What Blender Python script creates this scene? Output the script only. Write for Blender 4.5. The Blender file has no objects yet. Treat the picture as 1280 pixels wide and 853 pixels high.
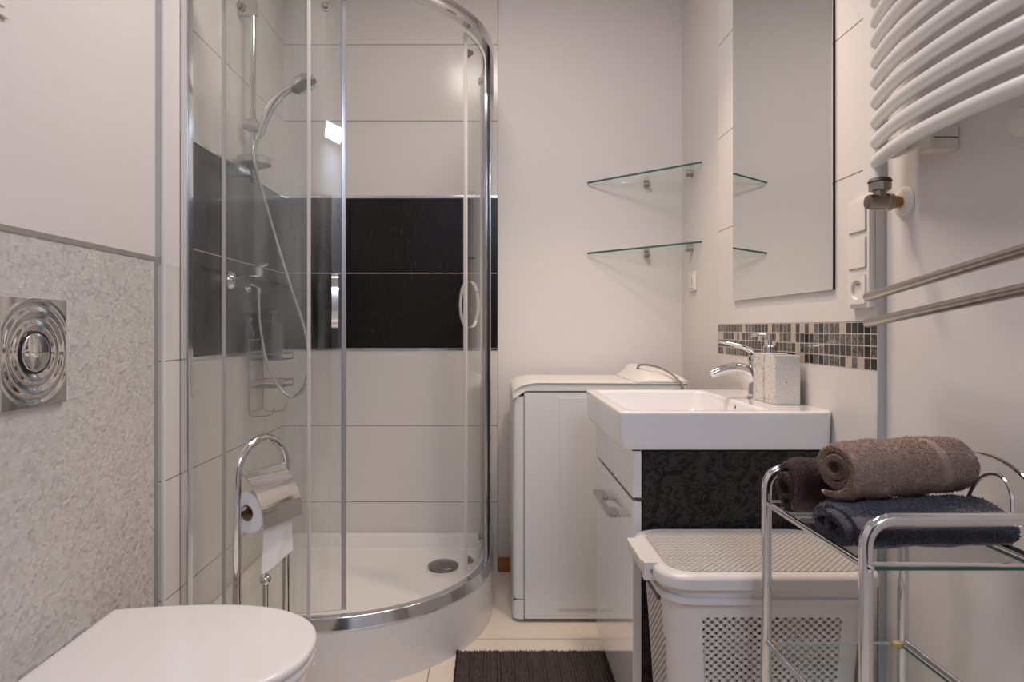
import bpy, bmesh, math, random
from mathutils import Vector, Matrix, noise

PI = math.pi
random.seed(7)
SC = bpy.context.scene
COL = SC.collection

# ------------------------------------------------------------------ camera, world, lights, exposure
FPX = 790.0
CAM_Z = 1.04
cam = bpy.data.cameras.new('camera')
cam.sensor_fit = 'HORIZONTAL'
cam.sensor_width = 36.0
cam.lens = FPX / 1280.0 * 36.0
cam.shift_x = 25.0 / 1280.0
cam.shift_y = -15.5 / 1280.0
cam.clip_start = 0.02
camo = bpy.data.objects.new('camera', cam)
COL.objects.link(camo)
camo.location = (0, 0, CAM_Z)
camo.rotation_euler = (PI / 2, 0, 0)
SC.camera = camo

W = bpy.data.worlds.new('world')
SC.world = W
W.use_nodes = True
W.node_tree.nodes['Background'].inputs[0].default_value = (0.86, 0.90, 1.0, 1)
W.node_tree.nodes['Background'].inputs[1].default_value = 0.3

SC.view_settings.view_transform = 'Standard'
SC.view_settings.look = 'None'
SC.view_settings.gamma = 1.0
SC.view_settings.use_curve_mapping = False
SC.view_settings.exposure = 0.12


def area(name, loc, rot, sx, sy, power, color):
    l = bpy.data.lights.new(name, 'AREA')
    l.shape = 'RECTANGLE'
    l.size, l.size_y = sx, sy
    l.energy = power
    l.color = color
    o = bpy.data.objects.new(name, l)
    COL.objects.link(o)
    o.location = loc
    o.rotation_euler = rot
    return o


area('ceiling_light', (-0.02, 1.50, 2.56), (0, 0, 0), 0.45, 0.45, 13.5, (1.0, 0.89, 0.82))
area('ceiling_light_door', (0.47, -1.12, 2.55), (0, 0, 0), 0.62, 0.42, 24.0, (0.66, 0.79, 1.0))
spl = bpy.data.lights.new('downlight', 'SPOT')
spl.energy = 52.0
spl.color = (1.0, 0.79, 0.59)
spl.spot_size = math.radians(88)
spl.spot_blend = 0.7
spl.shadow_soft_size = 0.06
splo = bpy.data.objects.new('downlight', spl)
COL.objects.link(splo)
splo.location = (0.36, 1.80, 2.55)

# ------------------------------------------------------------------ node helpers
class NT:
    def __init__(self, name):
        self.m = bpy.data.materials.new(name)
        self.m.use_nodes = True
        self.t = self.m.node_tree
        self.b = self.t.nodes['Principled BSDF']
        self.out = self.t.nodes['Material Output']

    def n(self, typ, **kw):
        nd = self.t.nodes.new(typ)
        for k, v in kw.items():
            setattr(nd, k, v)
        return nd

    def set(self, sock, v):
        if isinstance(v, bpy.types.NodeSocket):
            self.t.links.new(v, sock)
        elif v is not None:
            if hasattr(sock, 'default_value') and isinstance(v, (tuple, list)) and len(v) == 3 and sock.type == 'RGBA':
                v = (*v, 1)
            sock.default_value = v

    def math(self, op, a, b=None, c=None, clamp=False):
        nd = self.n('ShaderNodeMath', operation=op, use_clamp=clamp)
        self.set(nd.inputs[0], a)
        if b is not None:
            self.set(nd.inputs[1], b)
        if c is not None:
            self.set(nd.inputs[2], c)
        return nd.outputs[0]

    def mix(self, f, a, b):
        nd = self.n('ShaderNodeMix', data_type='RGBA')
        self.set(nd.inputs['Factor'], f)
        self.set(nd.inputs[6], a)
        self.set(nd.inputs[7], b)
        return nd.outputs[2]

    def coords(self):
        g = self.n('ShaderNodeTexCoord')
        s = self.n('ShaderNodeSeparateXYZ')
        self.t.links.new(g.outputs['Object'], s.inputs[0])
        self.vec = g.outputs['Object']
        return s.outputs[0], s.outputs[1], s.outputs[2]

    def comb(self, x, y, z):
        nd = self.n('ShaderNodeCombineXYZ')
        for i, v in enumerate((x, y, z)):
            self.set(nd.inputs[i], v)
        return nd.outputs[0]

    def noise(self, scale, detail=3, vec=None, rough=0.5, dist=0.0):
        nd = self.n('ShaderNodeTexNoise')
        nd.inputs['Scale'].default_value = scale
        nd.inputs['Detail'].default_value = detail
        nd.inputs['Roughness'].default_value = rough
        nd.inputs['Distortion'].default_value = dist
        if vec is None:
            vec = self.n('ShaderNodeTexCoord').outputs['Object']
        self.t.links.new(vec, nd.inputs['Vector'])
        return nd.outputs['Fac']

    def ramp(self, v, lo, hi):
        nd = self.n('ShaderNodeMapRange', interpolation_type='SMOOTHSTEP')
        self.set(nd.inputs[0], v)
        nd.inputs[1].default_value = lo
        nd.inputs[2].default_value = hi
        return nd.outputs[0]

    def bump(self, h, strength=0.3, dist=0.002):
        nd = self.n('ShaderNodeBump')
        nd.inputs['Strength'].default_value = strength
        nd.inputs['Distance'].default_value = dist
        self.set(nd.inputs['Height'], h)
        self.t.links.new(nd.outputs[0], self.b.inputs['Normal'])

    def line(self, v, pitch, phase, half):
        """1 on a joint of half-width half, every pitch, through phase"""
        a = self.math('SUBTRACT', v, phase)
        a = self.math('DIVIDE', a, pitch)
        r = self.math('ROUND', a)
        d = self.math('ABSOLUTE', self.math('SUBTRACT', a, r))
        d = self.math('MULTIPLY', d, pitch)
        return self.math('LESS_THAN', d, half)

    def band(self, v, lo, hi):
        return self.math('MULTIPLY', self.math('GREATER_THAN', v, lo), self.math('LESS_THAN', v, hi))

    def base(self, color=None, rough=0.5, metal=0.0, spec=0.5, coat=0.0):
        b = self.b
        if color is not None:
            self.set(b.inputs['Base Color'], color)
        self.set(b.inputs['Roughness'], rough)
        self.set(b.inputs['Metallic'], metal)
        b.inputs['Specular IOR Level'].default_value = spec
        b.inputs['Coat Weight'].default_value = coat
        b.inputs['Coat Roughness'].default_value = 0.05
        return self.m


def simple(name, color, rough=0.5, metal=0.0, var=0.04, scale=30, bump=0.0, spec=0.5, coat=0.0, bscale=None):
    t = NT(name)
    f = t.noise(scale)
    dark = tuple(c * (1 - var) for c in color)
    light = tuple(min(1, c * (1 + var)) for c in color)
    c = t.mix(f, dark, light)
    if bump:
        t.bump(t.noise(bscale or scale * 4), bump, 0.002)
    return t.base(c, rough, metal, spec, coat)


M = {}
M['paint'] = simple('wall paint', (0.74, 0.70, 0.69), 0.55, var=0.02, scale=3, bump=0.06, bscale=220)
M['ceiling'] = simple('ceiling paint', (0.80, 0.785, 0.775), 0.7, var=0.02, scale=3)
M['chrome'] = simple('chrome', (0.70, 0.69, 0.69), 0.06, 1.0, var=0.01)
M['alu'] = simple('polished aluminium', (0.74, 0.75, 0.77), 0.14, 1.0, var=0.02)
M['satin'] = simple('satin steel', (0.40, 0.36, 0.33), 0.30, 1.0, var=0.05, scale=80)
M['grey_trim'] = simple('grey tile trim', (0.38, 0.345, 0.325), 0.4, 0.3, var=0.03)
M['alu_trim'] = simple('matt aluminium trim', (0.50, 0.50, 0.52), 0.35, 0.6, var=0.03)
M['ceramic'] = simple('white sanitary ceramic', (0.80, 0.78, 0.78), 0.08, var=0.005, coat=0.4)
M['acrylic'] = simple('white acrylic', (0.80, 0.765, 0.74), 0.15, var=0.01, coat=0.2)
M['lid_plastic'] = simple('white toilet seat plastic', (0.78, 0.755, 0.755), 0.16, var=0.01)
M['silicone'] = simple('cream ceramic rim', (0.78, 0.70, 0.62), 0.35, var=0.02)
M['white_enamel'] = simple('white enamel', (0.76, 0.745, 0.74), 0.28, var=0.01)
M['machine'] = simple('washing machine white enamel', (0.74, 0.735, 0.73), 0.3, var=0.01)
M['machine_lid'] = simple('washing machine lid plastic', (0.80, 0.77, 0.73), 0.22, var=0.01)
M['seam'] = simple('dark seam', (0.08, 0.075, 0.07), 0.6)
M['gloss_white'] = simple('white lacquer front', (0.76, 0.73, 0.71), 0.045, var=0.005, coat=0.8)
M['switch'] = simple('white switch plastic', (0.80, 0.76, 0.72), 0.3, var=0.01)
M['black'] = simple('black rubber', (0.012, 0.012, 0.012), 0.45)
M['brass'] = simple('tarnished nickel valve', (0.33, 0.28, 0.24), 0.32, 1.0, var=0.25, scale=60)
M['old_brass'] = simple('brass thread', (0.36, 0.22, 0.10), 0.4, 1.0, var=0.25, scale=90)
M['cream_bracket'] = simple('cream radiator bracket plastic', (0.72, 0.66, 0.56), 0.35, var=0.03)
M['paper'] = simple('white tissue paper', (0.86, 0.85, 0.86), 0.9, var=0.02, scale=60, bump=0.25, bscale=180)
M['cardboard'] = simple('cardboard core', (0.36, 0.22, 0.12), 0.85, var=0.1)
M['basket'] = simple('cream basket plastic', (0.66, 0.615, 0.585), 0.36, var=0.015)
M['wood'] = None
M['hose'] = simple('ribbed shower hose metal', (0.62, 0.60, 0.58), 0.25, 0.9, var=0.2, scale=300)
M['grey_cord'] = simple('grey cord', (0.25, 0.22, 0.19), 0.5)
M['wire'] = simple('wire caddy steel', (0.45, 0.43, 0.41), 0.3, 0.9)
M['dark_bottle'] = simple('dark bottle plastic', (0.012, 0.013, 0.015), 0.3)
M['dish'] = simple('clear grey soap dish', (0.52, 0.51, 0.50), 0.12, 0.7)
M['amber'] = simple('amber shelf clip', (0.42, 0.34, 0.14), 0.3)
M['drain'] = simple('brushed dark chrome drain cover', (0.30, 0.28, 0.27), 0.22, 1.0, var=0.05)
M['gasket'] = simple('pale door gasket', (0.62, 0.58, 0.57), 0.3, var=0.02)
M['gasket_grey'] = simple('grey door strip', (0.36, 0.36, 0.385), 0.22, 0.55, var=0.02)

t = NT('brown stained wood')
x, y, z = t.coords()
w = t.noise(14, 4, t.comb(t.math('MULTIPLY', x, 0.3), y, t.math('MULTIPLY', z, 5)))
M['wood'] = t.base(t.mix(w, (0.24, 0.075, 0.02), (0.52, 0.19, 0.06)), 0.35)


t = NT('dark reflection door')  # for the unseen added door, kept dark so the chrome mirrors something dark
x, y, z = t.coords()
w = t.noise(9, 4, t.comb(t.math('MULTIPLY', x, 6), y, t.math('MULTIPLY', z, 0.5)))
M['door'] = t.base(t.mix(w, (0.035, 0.022, 0.016), (0.09, 0.055, 0.038)), 0.4)


def glass_mat(name, tint, haze, haze_col=(0.75, 0.74, 0.72), base_refl=0.035):
    t = NT(name)
    lw = t.n('ShaderNodeLayerWeight')
    lw.inputs['Blend'].default_value = 0.5
    f = t.math('POWER', lw.outputs['Facing'], 5.0)
    f = t.math('MULTIPLY_ADD', f, 0.85, base_refl)
    tr = t.n('ShaderNodeBsdfTransparent')
    tr.inputs[0].default_value = (*tint, 1)
    gl = t.n('ShaderNodeBsdfGlossy')
    gl.inputs['Roughness'].default_value = 0.015
    gl.inputs['Color'].default_value = (0.95, 0.96, 0.96, 1)
    df = t.n('ShaderNodeBsdfDiffuse')
    df.inputs['Color'].default_value = (*haze_col, 1)
    x, y, z = t.coords()
    nz = t.noise(7, 4, t.comb(t.math('MULTIPLY', x, 3), t.math('MULTIPLY', y, 3), t.math('MULTIPLY', z, 0.35)))
    hz = t.math('MULTIPLY', t.ramp(nz, 0.25, 0.75), haze)
    m1 = t.n('ShaderNodeMixShader')
    t.set(m1.inputs[0], hz)
    t.t.links.new(tr.outputs[0], m1.inputs[1])
    t.t.links.new(df.outputs[0], m1.inputs[2])
    m2 = t.n('ShaderNodeMixShader')
    t.set(m2.inputs[0], f)
    t.t.links.new(m1.outputs[0], m2.inputs[1])
    t.t.links.new(gl.outputs[0], m2.inputs[2])
    t.t.links.new(m2.outputs[0], t.out.inputs[0])
    return t.m


M['glass'] = glass_mat('shower glass', (0.965, 0.975, 0.965), 0.055)
M['glass_scaled'] = glass_mat('limescaled shower glass', (0.95, 0.96, 0.95), 0.13)
M['shelf_glass'] = glass_mat('clear shelf glass', (0.96, 0.985, 0.97), 0.0)
M['glass_edge'] = simple('green glass edge', (0.035, 0.13, 0.095), 0.12, var=0.15)
M['glass_edge_pale'] = simple('pale glass edge', (0.42, 0.45, 0.42), 0.15, var=0.05)


def tile_mat(name, black_band):
    t = NT(name)
    x, y, z = t.coords()
    P = 0.3256
    g = t.line(z, P, 0.951, 0.0016)
    cream = t.mix(t.noise(2.5), (0.70, 0.66, 0.63), (0.73, 0.69, 0.66))
    if black_band:
        inb = t.band(z, 0.951, 1.602)
        st = t.noise(10, 6, t.comb(t.math('MULTIPLY', x, 6), t.math('MULTIPLY', y, 6), t.math('MULTIPLY', z, 1.2)), 0.65)
        dark = t.mix(t.ramp(st, 0.35, 0.8), (0.006, 0.004, 0.0035), (0.018, 0.0125, 0.010))
        col = t.mix(inb, cream, dark)
        grout = t.mix(inb, (0.24, 0.21, 0.19), (0.52, 0.46, 0.42))
        rough = t.math('MULTIPLY_ADD', inb, 0.10, 0.17)
    else:
        col, grout, rough = cream, (0.24, 0.21, 0.20), 0.17
    t.bump(t.math('SUBTRACT', 1.0, g), 0.4, 0.001)
    return t.base(t.mix(g, col, grout), rough, spec=0.35)


M['tile'] = tile_mat('cream wall tile with black band', True)
M['tile_plain'] = tile_mat('cream wall tile', False)

t = NT('cream wall tile round the mirror')
x, y, z = t.coords()
g = t.math('MULTIPLY', t.line(z, 0.3275, 1.054, 0.0016), t.math('GREATER_THAN', y, 1.362))
t.bump(t.math('SUBTRACT', 1.0, g), 0.4, 0.001)
M['tile_right'] = t.base(t.mix(g, (0.73, 0.69, 0.67), (0.22, 0.19, 0.175)), 0.17)

t = NT('floor tile')
x, y, z = t.coords()
g = t.math('MAXIMUM', t.line(x, 0.60, -0.191, 0.0016), t.line(y, 0.60, 2.117, 0.0016))
c = t.mix(t.noise(5, 4), (0.66, 0.565, 0.48), (0.75, 0.655, 0.565))
t.bump(t.math('SUBTRACT', 1.0, g), 0.4, 0.001)
M['floor'] = t.base(t.mix(g, c, (0.24, 0.18, 0.13)), 0.22)

# textured relief tile: overlapping little rectangles of random height
t = NT('relief mosaic tile')
x, y, z = t.coords()
hs = []
for sy, sz, off in ((88.0, 100.0, 0.0), (131.0, 149.0, 3.7)):
    a = t.math('MULTIPLY_ADD', y, sy, t.math('MULTIPLY', t.noise(38, 2), 2.6))
    b = t.math('MULTIPLY_ADD', z, sz, t.math('MULTIPLY', t.noise(31, 2), 2.6))
    fa = t.math('SUBTRACT', t.math('FRACT', a), 0.5)
    fb = t.math('SUBTRACT', t.math('FRACT', b), 0.5)
    wn = t.n('ShaderNodeTexWhiteNoise')
    t.t.links.new(t.comb(t.math('FLOOR', a), t.math('FLOOR', b), off), wn.inputs['Vector'])
    sc_ = t.n('ShaderNodeSeparateColor')
    t.t.links.new(wn.outputs['Color'], sc_.inputs[0])
    ta = t.math('MULTIPLY', fa, t.math('SUBTRACT', sc_.outputs[0], 0.5))
    tb_ = t.math('MULTIPLY', fb, t.math('SUBTRACT', sc_.outputs[1], 0.5))
    h_ = t.math('MULTIPLY_ADD', sc_.outputs[2], 0.35, t.math('MULTIPLY', t.math('ADD', ta, tb_), 2.0))
    hs.append(h_)
h = t.math('ADD', t.math('MULTIPLY', hs[0], 0.65), t.math('MULTIPLY', hs[1], 0.35))
t.bump(h, 1.0, 0.0026)
M['relief'] = t.base(t.mix(t.noise(4), (0.60, 0.565, 0.545), (0.65, 0.615, 0.595)), 0.5)

# glass mosaic strip
t = NT('dark glass mosaic')
x, y, z = t.coords()
CW, CH, Y0, Z0 = 0.0236, 0.0255, 1.311, 0.952
u = t.math('DIVIDE', t.math('SUBTRACT', y, Y0), CW)
v = t.math('DIVIDE', t.math('SUBTRACT', z, Z0), CH)
fu, fv = t.math('FRACT', u), t.math('FRACT', v)
g = t.math('MAXIMUM', t.math('LESS_THAN', t.math('MINIMUM', fu, t.math('SUBTRACT', 1.0, fu)), 0.05),
           t.math('LESS_THAN', t.math('MINIMUM', fv, t.math('SUBTRACT', 1.0, fv)), 0.045))
wn = t.n('ShaderNodeTexWhiteNoise')
t.t.links.new(t.comb(t.math('FLOOR', u), t.math('FLOOR', v), 2.3), wn.inputs['Vector'])
wn2 = t.n('ShaderNodeTexWhiteNoise')
t.t.links.new(t.comb(t.math('FLOOR', u), t.math('FLOOR', v), 8.1), wn2.inputs['Vector'])
vein = t.ramp(t.math('ABSOLUTE', t.math('SUBTRACT', t.noise(60, 3, None, 0.5, 2.0), 0.5)), 0.05, 0.0)
vein = t.math('MULTIPLY', vein, t.math('GREATER_THAN', wn2.outputs['Value'], 0.6))
dk = t.mix(wn2.outputs['Value'], (0.012, 0.011, 0.012), (0.07, 0.062, 0.058))
dk = t.mix(vein, dk, (0.30, 0.27, 0.25))
c = t.mix(t.math('LESS_THAN', wn.outputs['Value'], 0.13), dk, (0.52, 0.43, 0.35))
t.bump(t.math('SUBTRACT', 1.0, g), 0.5, 0.001)
M['mosaic'] = t.base(t.mix(g, c, (0.56, 0.49, 0.43)), t.math('MULTIPLY_ADD', g, 0.5, 0.1))

t = NT('mirror silver')
M['mirror'] = t.base(t.mix(t.noise(3), (0.76, 0.765, 0.745), (0.775, 0.78, 0.76)), 0.008, 1.0)

# black damask board
t = NT('black damask board')
x, y, z = t.coords()
p = t.n('ShaderNodeVectorMath', operation='MULTIPLY')
t.t.links.new(t.comb(x, 0.0, z), p.inputs[0])
p.inputs[1].default_value = (1, 1, 1)
n1 = t.noise(26, 1.5, p.outputs[0], 0.5, 2.6)
n2 = t.noise(44, 1.0, p.outputs[0], 0.5, 1.5)
s1 = t.ramp(t.math('ABSOLUTE', t.math('SUBTRACT', n1, 0.5)), 0.075, 0.035)
s2 = t.ramp(n2, 0.56, 0.60)
f = t.math('MAXIMUM', s1, s2)
t.bump(f, 0.2, 0.0006)
M['damask'] = t.base(t.mix(f, (0.004, 0.0035, 0.004), (0.032, 0.026, 0.026)), t.math('MULTIPLY_ADD', f, 0.12, 0.34), spec=0.3)

t = NT('speckled terrazzo')
vo = t.n('ShaderNodeTexVoronoi')
vo.inputs['Scale'].default_value = 170
t.t.links.new(t.n('ShaderNodeTexCoord').outputs['Object'], vo.inputs['Vector'])
spk = t.math('MULTIPLY', t.math('LESS_THAN', vo.outputs['Distance'], 0.33), t.math('GREATER_THAN', vo.outputs['Color'], 0.62))
vo2 = t.n('ShaderNodeTexVoronoi')
vo2.inputs['Scale'].default_value = 420
t.t.links.new(t.n('ShaderNodeTexCoord').outputs['Object'], vo2.inputs['Vector'])
c = t.mix(t.math('GREATER_THAN', vo2.outputs['Color'], 0.5), (0.66, 0.61, 0.57), (0.74, 0.70, 0.66))
M['terrazzo'] = t.base(t.mix(spk, c, (0.17, 0.14, 0.12)), 0.4)

# perforated basket wall: real openings through the shell, round knots between
def basket_weave(name, axis_u, pu, pv, hole, upright=True):
    t = NT(name)
    x, y, z = t.coords()
    u = {'x': x, 'y': y}[axis_u]
    v = z if upright else {'x': y, 'y': x}[axis_u]
    a = t.math('DIVIDE', u, pu)
    b = t.math('DIVIDE', v, pv)
    row = t.math('FLOOR', b)
    sh = t.math('MULTIPLY', t.math('MODULO', t.math('ABSOLUTE', row), 2.0), 0.5)
    fa = t.math('SUBTRACT', t.math('FRACT', t.math('ADD', a, sh)), 0.5)
    fb = t.math('SUBTRACT', t.math('FRACT', b), 0.5)
    da = t.math('MULTIPLY', fa, pu if upright else pu * 0.55)
    db = t.math('MULTIPLY', fb, pv)
    d = t.math('SQRT', t.math('ADD', t.math('MULTIPLY', da, da), t.math('MULTIPLY', db, db)))
    h = t.ramp(d, hole, hole + 0.0035)
    c = t.mix(t.noise(20), (0.65, 0.605, 0.575), (0.67, 0.625, 0.595))
    t.bump(h, 0.9, 0.004)
    m = t.base(c, 0.38)
    if True:
        tr = t.n('ShaderNodeBsdfTransparent')
        mx = t.n('ShaderNodeMixShader')
        t.set(mx.inputs[0], t.math('LESS_THAN', d, hole))
        t.t.links.new(t.b.outputs[0], mx.inputs[1])
        t.t.links.new(tr.outputs[0], mx.inputs[2])
        t.t.links.new(mx.outputs[0], t.out.inputs[0])
    return m


M['weave_x'] = basket_weave('basket weave front', 'x', 0.0165, 0.0072, 0.0027)
M['weave_y'] = basket_weave('basket weave side', 'y', 0.0165, 0.0072, 0.0027)
M['weave_top'] = basket_weave('basket lid perforations', 'x', 0.0135, 0.0070, 0.0015, False)


def terry(name, col, bandcol):
    t = NT(name)
    at = t.n('ShaderNodeAttribute', attribute_name='band')
    n1 = t.noise(260, 3)
    n2 = t.noise(45, 3)
    c = t.mix(n1, tuple(v * 0.6 for v in col), tuple(v * 1.45 for v in col))
    c = t.mix(t.math('MULTIPLY', n2, 0.35), c, tuple(v * 0.7 for v in col))
    c = t.mix(at.outputs['Fac'], c, bandcol)
    t.bump(t.math('MULTIPLY', n1, t.math('SUBTRACT', 1.0, at.outputs['Fac'])), 0.9, 0.004)
    m = t.base(c, 0.95, spec=0.1)
    t.b.inputs['Sheen Weight'].default_value = 0.25
    t.b.inputs['Sheen Roughness'].default_value = 0.5
    return m


M['terry_brown'] = terry('taupe terry towelling', (0.31, 0.205, 0.160), (0.28, 0.205, 0.17))
M['terry_blue'] = terry('slate blue terry towelling', (0.062, 0.058, 0.078), (0.115, 0.095, 0.115))
M['terry_maroon'] = terry('maroon terry towelling', (0.060, 0.030, 0.030), (0.085, 0.045, 0.05))

t = NT('dark chenille mat')
c = t.mix(t.noise(120, 3), (0.030, 0.024, 0.022), (0.125, 0.100, 0.092))
t.bump(t.noise(300, 2), 0.8, 0.004)
M['mat'] = t.base(c, 0.95, spec=0.15)

t = NT('hammered silver handle')
vo = t.n('ShaderNodeTexVoronoi')
vo.inputs['Scale'].default_value = 160
t.t.links.new(t.n('ShaderNodeTexCoord').outputs['Object'], vo.inputs['Vector'])
t.bump(vo.outputs['Distance'], 0.6, 0.002)
M['hammered'] = t.base((0.50, 0.47, 0.45), 0.25, 1.0)

# ------------------------------------------------------------------ mesh helpers
class MB:
    def __init__(self):
        self.bm = bmesh.new()

    def _add(self, verts, faces, mi=0):
        vs = [self.bm.verts.new(v) for v in verts]
        for f in faces:
            try:
                fc = self.bm.faces.new([vs[i] for i in f])
                fc.material_index = mi
            except ValueError:
                pass
        return vs

    def box(self, x0, x1, y0, y1, z0, z1, bev=0.0, seg=2, mi=0):
        b = bmesh.new()
        bmesh.ops.create_cube(b, size=1.0)
        for v in b.verts:
            v.co = ((x0 + x1) / 2 + v.co.x * (x1 - x0), (y0 + y1) / 2 + v.co.y * (y1 - y0), (z0 + z1) / 2 + v.co.z * (z1 - z0))
        if bev:
            bmesh.ops.bevel(b, geom=b.edges[:], offset=bev, segments=seg, profile=0.5, affect='EDGES')
        b.verts.index_update()
        self._add([v.co.copy() for v in b.verts], [[v.index for v in f.verts] for f in b.faces], mi)
        b.free()
        return self

    def loft(self, loops, cap0=True, cap1=True, closed=True, mi=0):
        n = len(loops[0])
        verts = [p for l in loops for p in l]
        faces = []
        for k in range(len(loops) - 1):
            for i in range(n if closed else n - 1):
                j = (i + 1) % n
                faces.append((k * n + i, k * n + j, (k + 1) * n + j, (k + 1) * n + i))
        if cap0:
            faces.append(tuple(reversed(range(n))))
        if cap1:
            faces.append(tuple(range((len(loops) - 1) * n, len(loops) * n)))
        self._add(verts, faces, mi)
        return self

    def tube(self, pts, r, seg=12, caps=True, mi=0, closed=False, squash=1.0):
        pts = [Vector(p) for p in pts]
        n = len(pts)
        rs = r if isinstance(r, (list, tuple)) else [r] * n
        tan = []
        for i in range(n):
            if closed:
                d = pts[(i + 1) % n] - pts[i - 1]
            else:
                d = pts[min(i + 1, n - 1)] - pts[max(i - 1, 0)]
            tan.append(d.normalized())
        ref = Vector((0, 0, 1)) if abs(tan[0].z) < 0.9 else Vector((0, 1, 0))
        nr = (ref - tan[0] * ref.dot(tan[0])).normalized()
        loops = []
        for i in range(n):
            nr = (nr - tan[i] * nr.dot(tan[i])).normalized()
            bn = tan[i].cross(nr)
            loops.append([pts[i] + (nr * math.cos(a) * squash + bn * math.sin(a)) * rs[i] for a in [2 * PI * k / seg for k in range(seg)]])
        if closed:
            loops.append(loops[0])
            caps = False
        return self.loft(loops, caps, caps, mi=mi)

    def lathe(self, prof, mat=Matrix(), seg=32, mi=0):
        """prof [(r,h)] about local z"""
        loops = [[mat @ Vector((max(r, 1e-5) * math.cos(2 * PI * k / seg), max(r, 1e-5) * math.sin(2 * PI * k / seg), h)) for k in range(seg)] for r, h in prof]
        return self.loft(loops, True, True, mi=mi)

    def ball(self, c, r, mi=0, seg=16):
        n = 9
        return self.lathe([(r * math.sin(PI * k / n), -r * math.cos(PI * k / n)) for k in range(n + 1)], Matrix.Translation(c), seg, mi)

    def prism(self, poly, z0, z1, bev=0.0, mi=0):
        """poly [(x,y)] ccw"""
        b = bmesh.new()
        lo = [b.verts.new((x, y, z0)) for x, y in poly]
        hi = [b.verts.new((x, y, z1)) for x, y in poly]
        n = len(poly)
        b.faces.new(list(reversed(lo)))
        b.faces.new(hi)
        for i in range(n):
            b.faces.new((lo[i], lo[(i + 1) % n], hi[(i + 1) % n], hi[i]))
        if bev:
            bmesh.ops.bevel(b, geom=b.edges[:], offset=bev, segments=2, profile=0.5, affect='EDGES')
        b.verts.index_update()
        self._add([v.co.copy() for v in b.verts], [[v.index for v in f.verts] for f in b.faces], mi)
        b.free()
        return self

    def xform(self, m):
        bmesh.ops.transform(self.bm, matrix=m, verts=self.bm.verts[:])
        return self

    def build(self, name, mats, parent=None, smooth=True, angle=35):
        bmesh.ops.recalc_face_normals(self.bm, faces=self.bm.faces[:])
        me = bpy.data.meshes.new(name)
        self.bm.to_mesh(me)
        self.bm.free()
        for m in (mats if isinstance(mats, (list, tuple)) else [mats]):
            me.materials.append(m)
        if smooth:
            me.shade_smooth()
            me.set_sharp_from_angle(angle=math.radians(angle))
        o = bpy.data.objects.new(name, me)
        COL.objects.link(o)
        if smooth:
            wnm = o.modifiers.new('weighted', 'WEIGHTED_NORMAL')
            wnm.keep_sharp = True
        if parent is not None:
            attach(o, parent)
        return o


def world_loc(o):
    v = Vector(o.location)
    return v if o.parent is None or o.type == 'MESH' else v


def attach(o, parent):
    o.parent = parent
    # every mesh is modelled in room coordinates; only Empties carry an offset
    root = parent
    if root.type == 'EMPTY':
        o.matrix_parent_inverse = Matrix.Translation(-Vector(root.location))


def thing(name, loc, label, cat, group=None):
    e = bpy.data.objects.new(name, None)
    e.empty_display_size = 0.05
    COL.objects.link(e)
    e.location = loc
    return tag(e, label, cat, group)


def tag(o, label, cat, group=None):
    o['label'] = label
    o['category'] = cat
    if group:
        o['group'] = group
    return o


def struct(o):
    o['kind'] = 'structure'
    return o


def arc(c, r, a0, a1, n, plane='xz', k=0.0):
    out = []
    for i in range(n + 1):
        a = a0 + (a1 - a0) * i / n
        u, v = r * math.cos(a), r * math.sin(a)
        if plane == 'xz':
            out.append((c[0] + u, k, c[1] + v))
        elif plane == 'yz':
            out.append((k, c[0] + u, c[1] + v))
        else:
            out.append((c[0] + u, c[1] + v, k))
    return out


def rrect(x0, x1, y0, y1, r, n=6):
    pts = []
    for cx, cy, a in ((x1 - r, y1 - r, 0), (x0 + r, y1 - r, PI / 2), (x0 + r, y0 + r, PI), (x1 - r, y0 + r, 1.5 * PI)):
        for i in range(n + 1):
            t_ = a + PI / 2 * i / n
            pts.append((cx + r * math.cos(t_), cy + r * math.sin(t_)))
    return pts


def at_z(poly, z):
    return [Vector((p[0], p[1], z)) for p in poly]


def catmull(ctrl, n=10):
    P = [Vector(p) for p in ctrl]
    P = [P[0] * 2 - P[1]] + P + [P[-1] * 2 - P[-2]]
    out = []
    for i in range(1, len(P) - 2):
        for k in range(n):
            s = k / n
            a, b, c, d = P[i - 1], P[i], P[i + 1], P[i + 2]
            out.append(0.5 * ((2 * b) + (c - a) * s + (2 * a - 5 * b + 4 * c - d) * s * s + (3 * b - a - 3 * c + d) * s ** 3))
    out.append(P[-2])
    return out


# ------------------------------------------------------------------ the room
XL, XR = -0.889, 0.815           # shower wall plane, painted right wall plane
XW = -0.911                      # wall behind the toilet
YB = 2.70                        # tiled back wall plane
YN = -1.45
ZC = 2.58
struct(MB().box(-1.2, 1.0, -1.9, 3.0, -0.12, 0.0).build('floor', M['floor'], smooth=False))
struct(MB().box(-1.2, 1.0, -1.9, 3.0, ZC, ZC + 0.1).build('ceiling', M['ceiling'], smooth=False))
wl = MB()
wl.box(-1.1, XW, YN - 0.1, 1.713, 0.0, ZC)
wl.box(-1.1, XL - 0.008, 1.713, 2.85, 0.0, ZC)
wl.box(XL - 0.01, XL, 1.7135, 1.80, 1.216, ZC)
wall_left = struct(wl.build('wall_left', M['paint'], smooth=False))
MB().box(XW - 0.001, XW + 0.004, 0.0, 1.7, 0.0, 1.222).build('relief_tile', M['relief'], wall_left, smooth=False)
MB().box(XW - 0.001, XW + 0.006, 0.0, 1.6982, 1.221, 1.234, 0.001).box(XW - 0.001, XW + 0.006, 1.698, 1.713, 0.0, 1.234, 0.001).build('tile_edge_trim', M['grey_trim'], wall_left, smooth=False)
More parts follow.
